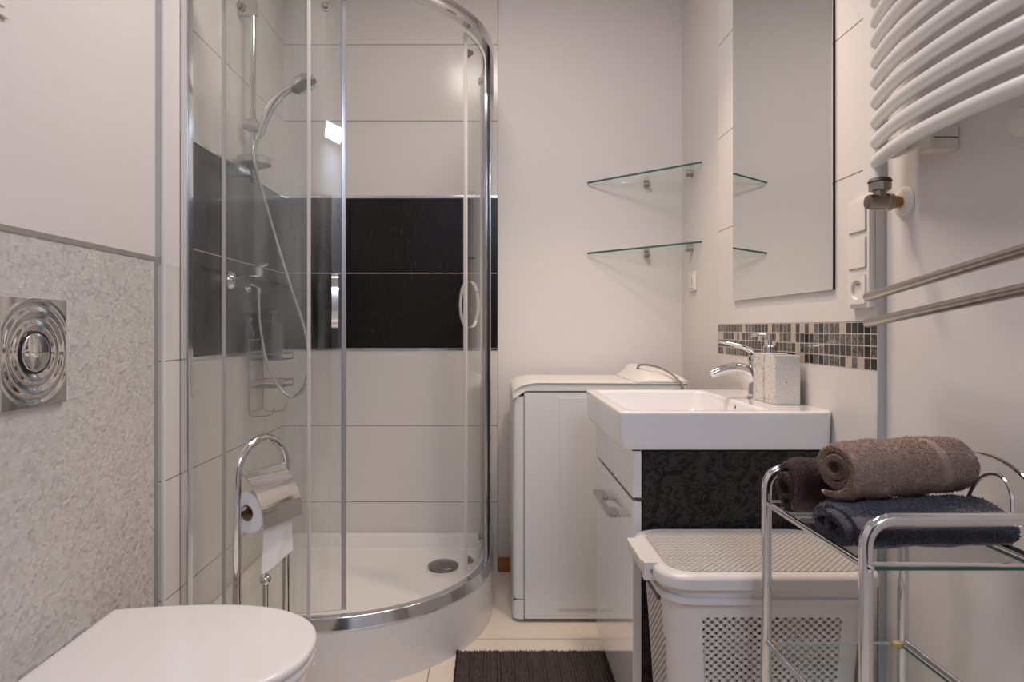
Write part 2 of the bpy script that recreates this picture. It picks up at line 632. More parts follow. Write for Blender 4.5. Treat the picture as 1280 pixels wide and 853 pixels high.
# tiled shower side, and the rounded tiled end beside the relief tile
MB().box(XL - 0.008, XL, 1.80, YB, 0.0, ZC).build('tile_cladding', M['tile'], wall_left, smooth=False)
col = [(XW, 1.7125), (XL - 0.004, 1.7125), (XL - 0.001, 1.716), (XL, 1.722), (XL, 1.80), (XW, 1.80)]
MB().prism(col, 0.0, 1.216).build('corner_tile', M['tile_plain'], wall_left, smooth=False)
MB().box(XL - 0.006, XL + 0.002, 1.710, 1.714, 0.0, ZC, 0.0008).build('corner_trim', M['white_enamel'], wall_left, smooth=False)
MB().box(XW + 0.0002, XL - 0.006, 1.7095, 1.7125, 1.215, ZC).build('corner_strip', M['alu_trim'], wall_left, smooth=False)

wall_back = struct(MB().box(-1.1, 1.0, YB + 0.008, 2.85, 0.0, ZC).build('wall_back', M['paint'], smooth=False))
MB().box(XL, 0.0235, YB, YB + 0.009, 0.0, ZC).build('tile_cladding', M['tile'], wall_back, smooth=False)
MB().box(0.0235, 0.0255, YB - 0.001, YB + 0.009, 0.0, ZC).build('tile_edge_trim', M['grey_trim'], wall_back, smooth=False)
for zz, hh in ((1.602, 0.006), (0.951, 0.006)):
    MB().box(XL + 0.004, 0.0235, YB - 0.003, YB + 0.001, zz - hh, zz + hh, 0.0015).build('metal_border', M['alu'], wall_back)
    MB().box(XL - 0.001, XL + 0.003, 1.83, YB - 0.003, zz - hh, zz + hh, 0.0015).build('metal_border', M['alu'], wall_left)

wall_right = struct(MB().box(XR, 1.0, YN - 0.1, 2.85, 0.0, ZC).build('wall_right', M['paint'], smooth=False))
MB().box(0.80, XR + 0.001, 1.311, 2.236, 0.0, 0.952).box(0.80, XR + 0.001, 1.311, 2.236, 1.054, ZC).build('tile_cladding', M['tile_right'], wall_right, smooth=False)
MB().box(0.7995, XR + 0.001, 1.311, 2.236, 0.952, 1.054).build('mosaic_strip', M['mosaic'], wall_right, smooth=False)
MB().box(0.7985, XR + 0.001, 1.306, 1.311, 0.0, ZC).build('tile_edge_trim', M['alu_trim'], wall_right, smooth=False)
# near wall behind the photographer; its dark door is added to darken chrome reflections
struct(MB().box(-1.1, 1.0, YN - 0.1, YN, 0.0, ZC).build('wall_near', M['paint'], smooth=False))
door = struct(MB().box(-0.42, 0.42, YN, YN + 0.04, 0.006, 2.04, 0.003).build('reflection_door_1', M['door']))
fr_ = MB().box(-0.50, -0.425, YN, YN + 0.05, 0.0, 2.12, 0.004).box(0.425, 0.50, YN, YN + 0.05, 0.0, 2.12, 0.004).box(-0.50, 0.50, YN, YN + 0.05, 2.045, 2.12, 0.004)
fr_.build('reflection_door_frame', M['door'], door)
MB().tube([(0.34, YN + 0.04, 1.03), (0.34, YN + 0.085, 1.03), (0.325, YN + 0.09, 1.03), (0.23, YN + 0.09, 1.03)], 0.009, 12).build('reflection_door_handle', M['satin'], door)
struct(MB().box(0.026, XR, YB - 0.006, YB + 0.009, 0.0, 0.062, 0.002).build('baseboard_back', M['wood']))

# ------------------------------------------------------------------ shower tray
CX, CY, RO = XL + 0.344, YB - 0.35, 0.55     # arc centre and outer radius
XO = CX + RO                                 # right face of the tray (about 0.005)
YF = CY - RO                                 # front face (1.80)


def sh_path(d, n=28, x0=None, y1=None):
    """open path along the front of the quadrant, d inwards"""
    pts = [(XL if x0 is None else x0, YF + d)]
    for k in range(6):
        pts.append((XL + 0.344 * (k + 1) / 7, YF + d))
    for k in range(n + 1):
        a = -PI / 2 + PI / 2 * k / n
        pts.append((CX + (RO - d) * math.cos(a), CY + (RO - d) * math.sin(a)))
    for k in range(5):
        pts.append((XO - d, CY + 0.35 * (k + 1) / 6))
    pts.append((XO - d, YB if y1 is None else y1))
    return pts


def tray_loop(d, z):
    g = 0.002
    p = sh_path(d, x0=XL + max(d, g), y1=YB - max(d, g))
    p.append((XL + max(d, g), YB - max(d, g)))
    return at_z(p, z)


tray = thing('shower_tray', (CX, CY, 0), 'white quadrant shower tray with curved apron on the floor in the back left corner', 'shower tray')
MB().loft([tray_loop(d, z) for d, z in ((0.004, 0.0), (0.0, 0.165), (0.003, 0.170), (0.010, 0.172), (0.030, 0.172), (0.040, 0.168), (0.058, 0.122), (0.075, 0.112), (0.30, 0.106))]).build('tray_shell', M['acrylic'], tray)
dm = Matrix.Translation((-0.19, 2.46, 0.1085))
dr = MB().lathe([(0.052, 0.0), (0.052, 0.006), (0.059, 0.008), (0.059, 0.012), (0.05, 0.017), (0.02, 0.0195), (0, 0.02)], dm, 40).build('drain_cover', M['drain'], tray)

# ------------------------------------------------------------------ shower enclosure
enc = thing('shower_enclosure', (CX, YF, 0.172), 'curved glass shower cabin with chrome rails and its two sliding doors parted', 'shower enclosure')


def sweep_rail(prof, x0, y1):
    loops = [at_z(sh_path(d, x0=x0, y1=y1), z) for d, z in prof]
    n = len(loops)
    cols = list(zip(*loops))
    return MB().loft([list(c) for c in cols], True, True)


sweep_rail([(0.0, 0.1725), (-0.001, 0.1745), (0.0085, 0.2050), (0.0105, 0.2070), (0.013, 0.2076), (0.033, 0.208), (0.036, 0.206), (0.036, 0.1725)], XL + 0.001, YB - 0.003).build('bottom_rail', M['alu'], enc)
sweep_rail([(0.002, 2.037), (-0.002, 2.045), (-0.003, 2.062), (-0.001, 2.076), (0.007, 2.083), (0.022, 2.083), (0.027, 2.077), (0.027, 2.037)], XL + 0.001, YB - 0.003).build('top_rail', M['chrome'], enc)
MB().box(XL + 0.001, XL + 0.024, YF - 0.002, YF + 0.032, 0.207, 2.037, 0.004).build('wall_profile', M['alu'], enc)
MB().box(-0.034, -0.004, YB - 0.028, YB - 0.001, 0.207, 2.037, 0.004).build('wall_profile', M['alu'], enc)


def pane(pts, th, z0, z1):
    """a bent pane along 2D points; faces = material 0, cut edges = material 1"""
    mb = MB()
    P = [Vector((x, y, 0)) for x, y in pts]
    n = len(P)
    A, B = [], []
    for i in range(n):
        d = (P[min(i + 1, n - 1)] - P[max(i - 1, 0)]).normalized()
        nn = Vector((-d.y, d.x, 0)) * th / 2
        A.append(P[i] + nn)
        B.append(P[i] - nn)
    up0, up1 = Vector((0, 0, z0)), Vector((0, 0, z1))
    verts = [a + up0 for a in A] + [a + up1 for a in A] + [b + up0 for b in B] + [b + up1 for b in B]
    fg, fe = [], []
    for i in range(n - 1):
        fg.append((i, i + 1, n + i + 1, n + i))
        fg.append((2 * n + i + 1, 2 * n + i, 3 * n + i, 3 * n + i + 1))
        fe.append((n + i, n + i + 1, 3 * n + i + 1, 3 * n + i))
        fe.append((i + 1, i, 2 * n + i, 2 * n + i + 1))
    fe.append((0, n, 3 * n, 2 * n))
    fe.append((2 * n - 1, n - 1, 3 * n - 1, 4 * n - 1))
    vs = [mb.bm.verts.new(v) for v in verts]
    for fs, mi in ((fg, 0), (fe, 1)):
        for f in fs:
            mb.bm.faces.new([vs[k] for k in f]).material_index = mi
    return mb


def strip(p, q, w, z0, z1, name, mat, parent, d=0.006):
    """upright strip at 2D point p, width w along unit direction q"""
    n = (-q[1], q[0])
    poly = []
    for s, e in ((-1, -1), (1, -1), (1, 1), (-1, 1)):
        poly.append((p[0] + q[0] * w / 2 * s + n[0] * d * e, p[1] + q[1] * w / 2 * s + n[1] * d * e))
    return MB().prism(poly, z0, z1, 0.0015).build(name, mat, parent)


ZG0, ZG1 = 0.209, 2.036
# fixed panes
fp = pane([(XL + 0.022, YF + 0.014), (-0.60, YF + 0.014), (-0.53, YF + 0.0145)], 0.005, ZG0, ZG1).build('fixed_pane', [M['glass'], M['glass_edge_pale']], enc, smooth=False)
strip((-0.526, YF + 0.0150), (1, 0), 0.009, ZG0, ZG1, 'edge_strip', M['gasket'], fp, 0.0045)
fp2 = pane([(-0.0125, CY + 0.004), (-0.0125, 2.52), (-0.0125, YB - 0.027)], 0.005, ZG0, ZG1).build('fixed_pane', [M['glass'], M['glass_edge_pale']], enc, smooth=False)
strip((-0.0125, CY + 0.002), (0, 1), 0.010, ZG0, ZG1, 'edge_strip', M['black'], fp2, 0.0045)


def door_pts(ax, ay, bx, by, R, n=14):
    """circular arc from a to b, bulging outwards from the shower corner"""
    a, b = Vector((ax, ay)), Vector((bx, by))
    m = (a + b) / 2
    d = (b - a)
    L = d.length
    h = math.sqrt(R * R - L * L / 4)
    nn = Vector((-d.y, d.x)).normalized()
    if (m + nn * h - Vector((XL, YB))).length > (m - nn * h - Vector((XL, YB))).length:
        nn = -nn
    c = m + nn * h
    a0 = math.atan2((a - c).y, (a - c).x)
    a1 = math.atan2((b - c).y, (b - c).x)
    if a1 - a0 > PI:
        a1 -= 2 * PI
    if a1 - a0 < -PI:
        a1 += 2 * PI
    return [(c.x + R * math.cos(a0 + (a1 - a0) * k / n), c.y + R * math.sin(a0 + (a1 - a0) * k / n)) for k in range(n + 1)], c


def arch_handle(p, nrm, zc, parent):
    """strap handle bowed off the pane on both faces"""
    q = Vector((-nrm.y, nrm.x, 0))
    mb = MB()
    for s in (1, -1):
        loops = []
        for k in range(19):
            a = PI * k / 18
            zz = zc - 0.078 * math.cos(a)
            off = 0.004 + 0.030 * math.sin(a)
            rad = Vector((nrm.x * s * math.sin(a), nrm.y * s * math.sin(a), -math.cos(a))).normalized()
            c = Vector((p.x, p.y, zz)) + Vector((nrm.x, nrm.y, 0)) * s * off
            loops.append([c + q * 0.0095 - rad * 0.002, c + q * 0.0095 + rad * 0.002, c - q * 0.0095 + rad * 0.002, c - q * 0.0095 - rad * 0.002])
        mb.loft(loops)
    return mb.build('handle', M['chrome'], parent)


def sliding_door(a, b, glass_m, lead_mat, low_rollers):
    pts, c = door_pts(*a, *b, 0.515)
    dr_ = pane(pts, 0.005, ZG0 + 0.006, ZG1 - 0.006).build('sliding_door', [glass_m, M['glass_edge_pale']], enc, angle=60)
    def dirn(i):
        j, k = max(i - 1, 0), min(i + 1, len(pts) - 1)
        v = Vector((pts[k][0] - pts[j][0], pts[k][1] - pts[j][1])).normalized()
        return (v.x, v.y)
    strip(pts[-1], dirn(len(pts) - 1), 0.013, ZG0 + 0.004, ZG1 - 0.004, 'edge_strip', lead_mat, dr_, 0.005)
    strip(pts[0], dirn(0), 0.009, ZG0 + 0.004, ZG1 - 0.004, 'edge_strip', M['gasket'], dr_, 0.0045)
    i = len(pts) - 2
    p = Vector(pts[i])
    nn = (p - c).normalized()
    arch_handle(p, nn, 1.122, dr_)
    for i in (2, len(pts) - 3):
        p = Vector(pts[i])
        nn = (p - c).normalized()
        for zz in ((ZG0 + 0.035, ZG1 - 0.05) if low_rollers else (ZG1 - 0.05,)):
            m = Matrix.Translation((p.x - nn.x * 0.004, p.y - nn.y * 0.004, zz)) @ Vector((-nn.x, -nn.y, 0)).to_track_quat('Z', 'Y').to_matrix().to_4x4()
            MB().lathe([(0.008, -0.004), (0.008, 0.006), (0.0135, 0.007), (0.0135, 0.015), (0.006, 0.017)], m, 20).build('roller', M['brass'], dr_)
    return dr_


sliding_door((-0.79, 1.862), (-0.436, 1.857), M['glass_scaled'], M['gasket_grey'], False)
a0 = math.radians(27)
b_ = (CX + 0.512 * math.cos(a0), CY - 0.512 * math.sin(a0))
sliding_door((-0.041, b_[1] + 0.352), b_, M['glass'], M['gasket'], True)

# ------------------------------------------------------------------ shower fittings
RX, RY = XL + 0.05, 2.22
rail = thing('shower_riser_rail', (XL, RY, 1.62), 'chrome upright riser rail with round soap dish on the left shower wall', 'shower rail')
MB().tube([(RX, RY, 1.555), (RX, RY, 2.20)], 0.0105, 16).build('rail', M['chrome'], rail)
for zz in (2.165, 1.60):
    MB().box(XL + 0.001, RX + 0.014, RY - 0.014, RY + 0.014, zz - 0.026, zz + 0.026, 0.004).build('wall_bracket', M['dish'], rail)
MB().lathe([(0.012, -0.022), (0.018, -0.02), (0.018, 0.02), (0.012, 0.022)], Matrix.Translation((RX, RY, 1.752)), 20).tube([(RX - 0.03, RY, 1.757), (RX, RY - 0.004, 1.752), (RX + 0.036, RY - 0.012, 1.742)], [0.017, 0.019, 0.015], 14).build('slider', M['dish'], rail)
MB().lathe([(0.0, -0.052), (0.011, -0.05), (0.013, -0.018), (0.030, -0.006), (0.053, 0.0), (0.057, 0.004), (0.058, 0.026), (0.054, 0.026), (0.052, 0.007), (0.0, 0.005)], Matrix.Translation((RX + 0.012, RY - 0.02, 1.608)), 36).build('soap_dish', M['dish'], rail)

hs_ = thing('hand_shower', (RX + 0.04, RY - 0.014, 1.745), 'chrome hand shower on its slider with a long metal hose', 'hand shower')
hp = catmull([(RX + 0.032, RY - 0.016, 1.712), (RX + 0.047, RY - 0.018, 1.762), (RX + 0.072, RY - 0.02, 1.812), (RX + 0.105, RY - 0.022, 1.853), (RX + 0.145, RY - 0.024, 1.878)], 6)
MB().tube(hp, [0.0125 + 0.0035 * math.sin(PI * i / (len(hp) - 1)) for i in range(len(hp))], 16).build('handle', M['chrome'], hs_)
ax = Vector((0.42, -0.10, -0.90)).normalized()
hm = Matrix.Translation((RX + 0.185, RY - 0.026, 1.892)) @ ax.to_track_quat('Z', 'X').to_matrix().to_4x4()
hd = MB().lathe([(0.0, -0.026), (0.022, -0.024), (0.040, -0.013), (0.048, 0.004), (0.048, 0.011), (0.042, 0.015), (0.0, 0.015)], hm, 32).build('head', M['chrome'], hs_)
nb = MB()
for r_, k_ in ((0.011, 6), (0.022, 10), (0.033, 14)):
    for k in range(k_):
        a = 2 * PI * k / k_
        nb.lathe([(0.0018, 0.0), (0.0012, 0.0035), (0.0, 0.0035)], hm @ Matrix.Translation((r_ * math.cos(a), r_ * math.sin(a), 0.0135)), 8)
nb.build('spray_nozzles', M['dark_bottle'], hd)
hose = catmull([(RX + 0.031, RY - 0.018, 1.706), (RX + 0.038, RY - 0.075, 1.655), (RX + 0.042, RY - 0.095, 1.59), (RX + 0.075, RY - 0.03, 1.40), (RX + 0.13, RY, 1.19), (RX + 0.176, RY + 0.03, 1.02), (RX + 0.186, RY + 0.03, 0.88), (RX + 0.145, RY + 0.015, 0.80), (RX + 0.09, RY + 0.01, 0.83), (RX + 0.045, RY + 0.0, 0.93), (RX + 0.022, RY, 1.06), (RX + 0.018, RY, 1.165)], 10)
MB().tube(hose, 0.0065, 10).build('hose', M['hose'], hs_)

mx_ = thing('shower_mixer', (XL, RY, 1.20), 'chrome shower mixer tap on the black tile band below the riser rail', 'shower mixer')
mb = MB()
for dy in (-0.075, 0.075):
    mm = Matrix.Translation((XL + 0.001, RY + dy, 1.203)) @ Matrix.Rotation(PI / 2, 4, 'Y')
    mb.lathe([(0.032, 0.0), (0.032, 0.004), (0.024, 0.018), (0.014, 0.022), (0.014, 0.05)], mm, 24)
mb.tube([(XL + 0.062, RY - 0.095, 1.203), (XL + 0.066, RY, 1.203), (XL + 0.062, RY + 0.095, 1.203)], [0.021, 0.024, 0.021], 18)
mb.tube([(RX + 0.018, RY, 1.203), (RX + 0.018, RY, 1.165)], 0.011, 14)
mb.build('body', M['chrome'], mx_)
MB().lathe([(0.022, 0.0), (0.022, 0.03), (0.012, 0.036)], Matrix.Translation((XL + 0.066, RY, 1.222)), 20).tube([(XL + 0.064, RY, 1.252), (XL + 0.080, RY - 0.004, 1.262), (XL + 0.105, RY - 0.006, 1.268)], [0.011, 0.009, 0.006], 12).build('lever', M['chrome'], mx_)

cad = thing('wire_caddy', (XL, 2.36, 0.72), 'two-tier wire shower caddy hooked on the left shower wall', 'caddy')
wb = MB()
x0, x1, y0, y1 = XL + 0.008, XL + 0.125, 2.29, 2.43
for yy in (y0, y1):
    wb.tube([(x0, yy, 1.0), (x0, yy, 0.735), (x0 + 0.012, yy, 0.722), (x0 + 0.06, yy, 0.722), (x0 + 0.085, yy, 0.73), (x0 + 0.092, yy, 0.752)], 0.0024, 8)
wb.tube([(x0, y0, 1.0), (x0, y1, 1.0)], 0.0024, 8)
wb.tube([(x0, y0, 0.735), (x0, y1, 0.735)], 0.0024, 8)
wb.build('frame', M['wire'], cad)
for zz in (0.925, 0.825):
    sb = MB()
    for lift in (0.0, 0.022):
        sb.tube([(x0, y0, zz + lift), (x1, y0, zz + lift), (x1, y1, zz + lift), (x0, y1, zz + lift)], 0.0022, 8, closed=True)
    for k in range(1, 7):
        yy = y0 + (y1 - y0) * k / 7
        sb.tube([(x0, yy, zz), (x1, yy, zz)], 0.0015, 6)
    for p in ((x1, y0), (x1, y1)):
        sb.tube([(*p, zz), (*p, zz + 0.022)], 0.0022, 6)
    sb.build('basket', M['wire'], cad)
bt = thing('shampoo_bottle', (XL + 0.07, 2.36, 0.927), 'dark shampoo bottle standing on the upper tier of the wire caddy', 'bottle')
MB().loft([at_z([(XL + 0.07 + (p[0]) * s, 2.36 + p[1] * s) for p in rrect(-0.026, 0.026, -0.04, 0.04, 0.02)], 0.9285 + z) for s, z in ((0.92, 0), (1, 0.004), (1, 0.12), (0.9, 0.135), (0.4, 0.146), (0.4, 0.15))]).build('bottle_body', M['dark_bottle'], bt)
MB().lathe([(0.014, 0.0), (0.014, 0.022), (0.011, 0.025), (0, 0.025)], Matrix.Translation((XL + 0.07, 2.36, 1.0785)), 20).build('cap', M['dark_bottle'], bt)

# ------------------------------------------------------------------ toilet
TY = 1.245
toilet = thing('toilet', (-0.63, TY, 0), 'white wall-hung toilet with closed lid below the chrome flush plate', 'toilet')


def toilet_outline(n=40, back=-0.845, hw_back=0.163, tip=-0.353, hw=0.19, xm=-0.61):
    pts = []
    for k in range(n + 1):
        a = -PI / 2 + PI * k / n
        ca, sa = math.cos(a), math.sin(a)
        e = 2 / 2.25
        pts.append((xm + (tip - xm) * abs(ca) ** e, hw * math.copysign(abs(sa) ** e, sa)))
    for k in range(1, 8):
        s = k / 7
        pts.append((xm + (back - xm) * s, hw - (hw - hw_back) * s ** 2.2))
    for k in range(7, 0, -1):
        s = k / 7
        pts.append((xm + (back - xm) * s, -(hw - (hw - hw_back) * s ** 2.2)))
    return pts


OUT = toilet_outline()


def t_loop(s, z, dx=0.0):
    c = -0.61
    return [Vector((c + (x - c) * s + dx, TY + y * s, z)) for x, y in OUT]


MB().loft([t_loop(s, z) for s, z in ((0.97, 0.3965), (0.992, 0.3985), (1.0, 0.4025), (1.0, 0.408), (0.992, 0.4125), (0.975, 0.4150), (0.93, 0.4163), (0.6, 0.4175), (0.2, 0.418))]).build('lid', M['lid_plastic'], toilet, angle=50)
MB().loft([t_loop(s, z) for s, z in ((0.97, 0.3765), (0.99, 0.3785), (0.995, 0.383), (0.995, 0.390), (0.985, 0.3945), (0.96, 0.396))]).build('seat', M['lid_plastic'], toilet, angle=50)
BO = toilet_outline(back=XW + 0.006, hw_back=0.185, tip=-0.358, hw=0.187)
bl = []
for s, z, sy in ((0.98, 0.3755, 1.0), (0.99, 0.371, 1.0), (0.985, 0.355, 1.0), (0.95, 0.31, 0.97), (0.86, 0.24, 0.88), (0.70, 0.17, 0.74), (0.50, 0.115, 0.58), (0.40, 0.10, 0.5)):
    bl.append([Vector(((x - XW - 0.006) * s + XW + 0.006, TY + y * sy, z if x > -0.84 else min(z, 0.366))) for x, y in BO])
MB().loft(bl).build('bowl', M['ceramic'], toilet, angle=50)
for s in (-0.075, 0.075):
    MB().lathe([(0.014, -0.018), (0.016, -0.015), (0.016, 0.015), (0.014, 0.018)], Matrix.Translation((-0.853, TY + s, 0.394)) @ Matrix.Rotation(PI / 2, 4, 'X'), 16).build('hinge', M['chrome'], toilet)

# flush plate
fpl = thing('flush_plate', (XW, TY, 0.993), 'square chrome flush plate with concentric ripples on the relief tiles', 'flush plate')
FXB = XW + 0.0045
n = 110
hw_, hh_ = 0.0885, 0.1065


def ripple(yy, zz):
    r = math.hypot(yy, zz)
    ed = min(hw_ - abs(yy), hh_ - abs(zz))
    if r < 0.042:
        return 0.0075
    k = min(1.0, max(0.0, ed / 0.007)) * min(1.0, max(0.0, (0.108 - r) / 0.012))
    return 0.0085 + 0.0021 * k * math.cos((r - 0.0535) / 0.0265 * 2 * PI)


mb = MB()
rows = []
for i in range(n + 1):
    row = []
    for j in range(n + 1):
        yy, zz = -hw_ + 2 * hw_ * i / n, -hh_ + 2 * hh_ * j / n
        row.append(mb.bm.verts.new((FXB + ripple(yy, zz), TY + yy, 0.993 + zz)))
    rows.append(row)
for i in range(n):
    for j in range(n):
        mb.bm.faces.new((rows[i][j], rows[i + 1][j], rows[i + 1][j + 1], rows[i][j + 1]))
rim = [rows[i][0] for i in range(n + 1)] + [rows[n][j] for j in range(1, n + 1)] + [rows[i][n] for i in range(n - 1, -1, -1)] + [rows[0][j] for j in range(n - 1, 0, -1)]
rb = [mb.bm.verts.new((FXB, v.co.y, v.co.z)) for v in rim]
for k in range(len(rim)):
    j = (k + 1) % len(rim)
    mb.bm.faces.new((rim[k], rim[j], rb[j], rb[k]))
mb.bm.faces.new(rb)
mb.build('plate', M['chrome'], fpl, angle=50)
mm = Matrix.Translation((FXB + 0.0078, TY, 0.993)) @ Matrix.Rotation(PI / 2, 4, 'Y')
MB().lathe([(0.0425, -0.001), (0.0425, 0.0012), (0.040, 0.0022), (0.039, 0.0)], mm, 40).build('button_ring', M['dark_bottle'], fpl)
for sgn in (1, -1):
    b = bmesh.new()
    bmesh.ops.create_uvsphere(b, u_segments=40, v_segments=20, radius=1.0)
    for v in b.verts:
        v.co = Vector((v.co.x, v.co.y, v.co.z))
    bmesh.ops.bisect_plane(b, geom=b.verts[:] + b.edges[:] + b.faces[:], plane_co=(0, 0.0, 0.012 * sgn), plane_no=(0, 0, -sgn), clear_outer=True)
    b.verts.index_update()
    m2 = MB()
    m2._add([(FXB + 0.0075 + 0.0085 * v.co.x, TY + 0.0392 * v.co.y, 0.993 + 0.0392 * v.co.z) for v in b.verts], [[v.index for v in f.verts] for f in b.faces])
    b.free()
    bmesh.ops.holes_fill(m2.bm, edges=m2.bm.edges[:])
    m2.build('button', M['chrome'], fpl, angle=60)

# white cover plate at the top left
jc = thing('wall_cover_plate', (XW, 1.12, 1.66), 'small white square cover plate high on the left wall above the flush plate', 'cover plate')
MB().box(XW + 0.0003, XW + 0.009, 1.085, 1.183, 1.618, 1.716, 0.003).build('plate', M['switch'], jc)
MB().box(XW + 0.008, XW + 0.013, 1.10, 1.168, 1.633, 1.701, 0.002).build('blank_insert', M['switch'], jc)

# ------------------------------------------------------------------ toilet paper stand
A = Vector((-0.621, 1.538, 0))
B = Vector((-0.552, 1.692, 0))
ux = (B - A).normalized()
un = Vector((ux.y, -ux.x, 0))          # towards the room (+x)
L = (B - A).length
ctr = (A + B) / 2
st = thing('toilet_paper_stand', (ctr.x, ctr.y, 0), 'chrome arched toilet paper stand with hinged cover between toilet and shower', 'toilet paper stand')
MB().lathe([(0.095, 0.0), (0.095, 0.01), (0.088, 0.016), (0.0, 0.018)], Matrix.Translation(ctr + Vector((0, 0, 0.001))), 48).build('base', M['chrome'], st)
zt = 0.772
pts = [A + Vector((0, 0, 0.015)), A + Vector((0, 0, 0.3)), A + Vector((0, 0, 0.55))]
for k in range(17):
    a = PI - PI * k / 16
    pts.append(ctr + ux * (L / 2) * math.cos(a) + Vector((0, 0, zt - L / 2 - 0.012 + (L / 2) * math.sin(a))))
pts += [B + Vector((0, 0, 0.55)), B + Vector((0, 0, 0.3)), B + Vector((0, 0, 0.015))]
MB().tube(pts, 0.0105, 18).build('frame', M['chrome'], st)
zr = 0.594
# roll arm and cover
MB().tube([A + Vector((0, 0, zr)), ctr + Vector((0, 0, zr)), B + Vector((0, 0, zr)) - ux * 0.004], 0.006, 12).build('roll_arm', M['chrome'], st)
zh = 0.680
MB().tube([A + Vector((0, 0, zh)), B + Vector((0, 0, zh))], 0.004, 12).build('cover_hinge', M['chrome'], st)
prof = [(0.006, 0.681), (0.028, 0.660), (0.048, 0.634), (0.062, 0.604), (0.0655, 0.592), (0.0705, 0.555)]
P3 = catmull([(u, 0, z) for u, z in prof], 5)
loops = []
for e in (0.016, L - 0.016):
    up, dn = [], []
    for i, p in enumerate(P3):
        d = (P3[min(i + 1, len(P3) - 1)] - P3[max(i - 1, 0)]).normalized()
        nv = Vector((-d.z, 0, d.x)) * 0.0008
        q = A + ux * e + un * (p.x + nv.x) + Vector((0, 0, p.z + nv.z))
        r_ = A + ux * e + un * (p.x - nv.x) + Vector((0, 0, p.z - nv.z))
        up.append(q)
        dn.append(r_)
    loops.append(up + dn[::-1])
MB().loft(loops).build('cover', M['chrome'], st, angle=25)
pm = ctr + un * 0.010
sp = MB().tube([pm + Vector((0, 0, 0.016)), pm + Vector((0, 0, 0.39))], 0.0075, 14).build('spare_roll_post', M['chrome'], st)
MB().ball(pm + Vector((0, 0, 0.400)), 0.0145).build('knob', M['chrome'], sp)

rl = thing('toilet_paper_roll', (ctr.x, ctr.y, zr), 'white toilet paper roll with a hanging sheet under the chrome cover', 'toilet paper')
e0, e1 = 0.032, L - 0.032
rot = ux.to_track_quat('Z', 'Y').to_matrix().to_4x4()
rc = zr - 0.012
mm = Matrix.Translation(A + ux * e0 + Vector((0, 0, rc))) @ rot
Lr = e1 - e0
RR = 0.052
mb = MB()
pr = [(0.0205, 0.0), (RR - 0.003, 0.0), (RR, 0.003), (RR, Lr - 0.003), (RR - 0.003, Lr), (0.0205, Lr)]
sg = 40
lp = [[mm @ Vector((r * math.cos(2 * PI * k / sg), r * math.sin(2 * PI * k / sg), h)) for k in range(sg)] for r, h in pr]
mb.loft(lp + [lp[0]], False, False)
mb.build('paper_roll', M['paper'], rl)
lp = [[mm @ Vector((r * math.cos(2 * PI * k / sg), r * math.sin(2 * PI * k / sg), h)) for k in range(sg)] for r, h in ((0.0200, -0.001), (0.0187, -0.001), (0.0187, Lr + 0.001), (0.0200, Lr + 0.001))]
MB().loft(lp + [lp[0]], False, False).build('cardboard_core', M['cardboard'], rl)
mb = MB()
nz, nu = 26, 14
g1, g2 = [], []
for i in range(nz + 1):
    r1, r2 = [], []
    for j in range(nu + 1):
        s = j / nu
        e = e0 + Lr * s
        zz_end = 0.462 - 0.028 * (1 - s) * 1.0
        zz = rc + (zz_end - rc) * i / nz
        wv = 0.0015 * math.sin(9 * s + 5 * i / nz) + 0.003 * (i / nz) * math.sin(3.1 * s)
        off = RR + 0.0008 + wv - 0.006 * (i / nz)
        p = A + ux * (e + 0.004 * (i / nz)) + un * off + Vector((0, 0, zz))
        r1.append(mb.bm.verts.new(p))
        r2.append(mb.bm.verts.new(p - un * 0.0006))
    g1.append(r1)
    g2.append(r2)
for i in range(nz):
    for j in range(nu):
        mb.bm.faces.new((g1[i][j], g1[i][j + 1], g1[i + 1][j + 1], g1[i + 1][j]))
        mb.bm.faces.new((g2[i][j + 1], g2[i][j], g2[i + 1][j], g2[i + 1][j + 1]))
for j in range(nu):
    mb.bm.faces.new((g1[nz][j], g1[nz][j + 1], g2[nz][j + 1], g2[nz][j]))
for i in range(nz):
    mb.bm.faces.new((g1[i][0], g1[i + 1][0], g2[i + 1][0], g2[i][0]))
    mb.bm.faces.new((g1[i + 1][nu], g1[i][nu], g2[i][nu], g2[i + 1][nu]))
mb.build('hanging_sheet', M['paper'], rl, angle=60)

# ------------------------------------------------------------------ washing machine
wm = thing('washing_machine', (0.38, 2.43, 0), 'white top-loading washing machine behind the washbasin', 'washing machine')
WX0, WX1, WY0, WY1 = 0.0735, 0.69, 2.2326, 2.635
MB().box(WX0 + 0.04, WX1, WY0, WY1, 0.012, 0.815, 0.004).build('cabinet', M['machine'], wm)


def front_poly(y0, y1, r=0.03):
    return [(WX0 + 0.0395, y0), (WX0 + 0.0395, y1), (WX0 + r * 0.3, y1), (WX0, y1 - r), (WX0, y0 + r), (WX0 + r * 0.10, y0 + r * 0.42), (WX0 + r * 0.42, y0 + r * 0.10), (WX0 + r, y0)]


MB().prism(front_poly(WY0 + 0.0008, WY1)[::-1], 0.084, 0.800).build('front_panel', M['machine'], wm, angle=50)
MB().prism([(x + 0.006 * 0, y) for x, y in front_poly(WY0 + 0.0008, WY1)[::-1]], 0.012, 0.080).build('kick_panel', M['machine'], wm, angle=50)
MB().box(WX0 + 0.0386, WX0 + 0.0404, WY0 - 0.0004, WY0 + 0.01, 0.012, 0.80).box(WX0 + 0.004, WX0 + 0.04, WY0 + 0.006, WY1 - 0.01, 0.079, 0.085).build('panel_gap', M['seam'], wm, smooth=False)
MB().box(WX0 + 0.164, WX0 + 0.48, WY0 - 0.0030, WY0 + 0.002, 0.05, 0.797, 0.0012).build('side_stamping', M['machine'], wm)
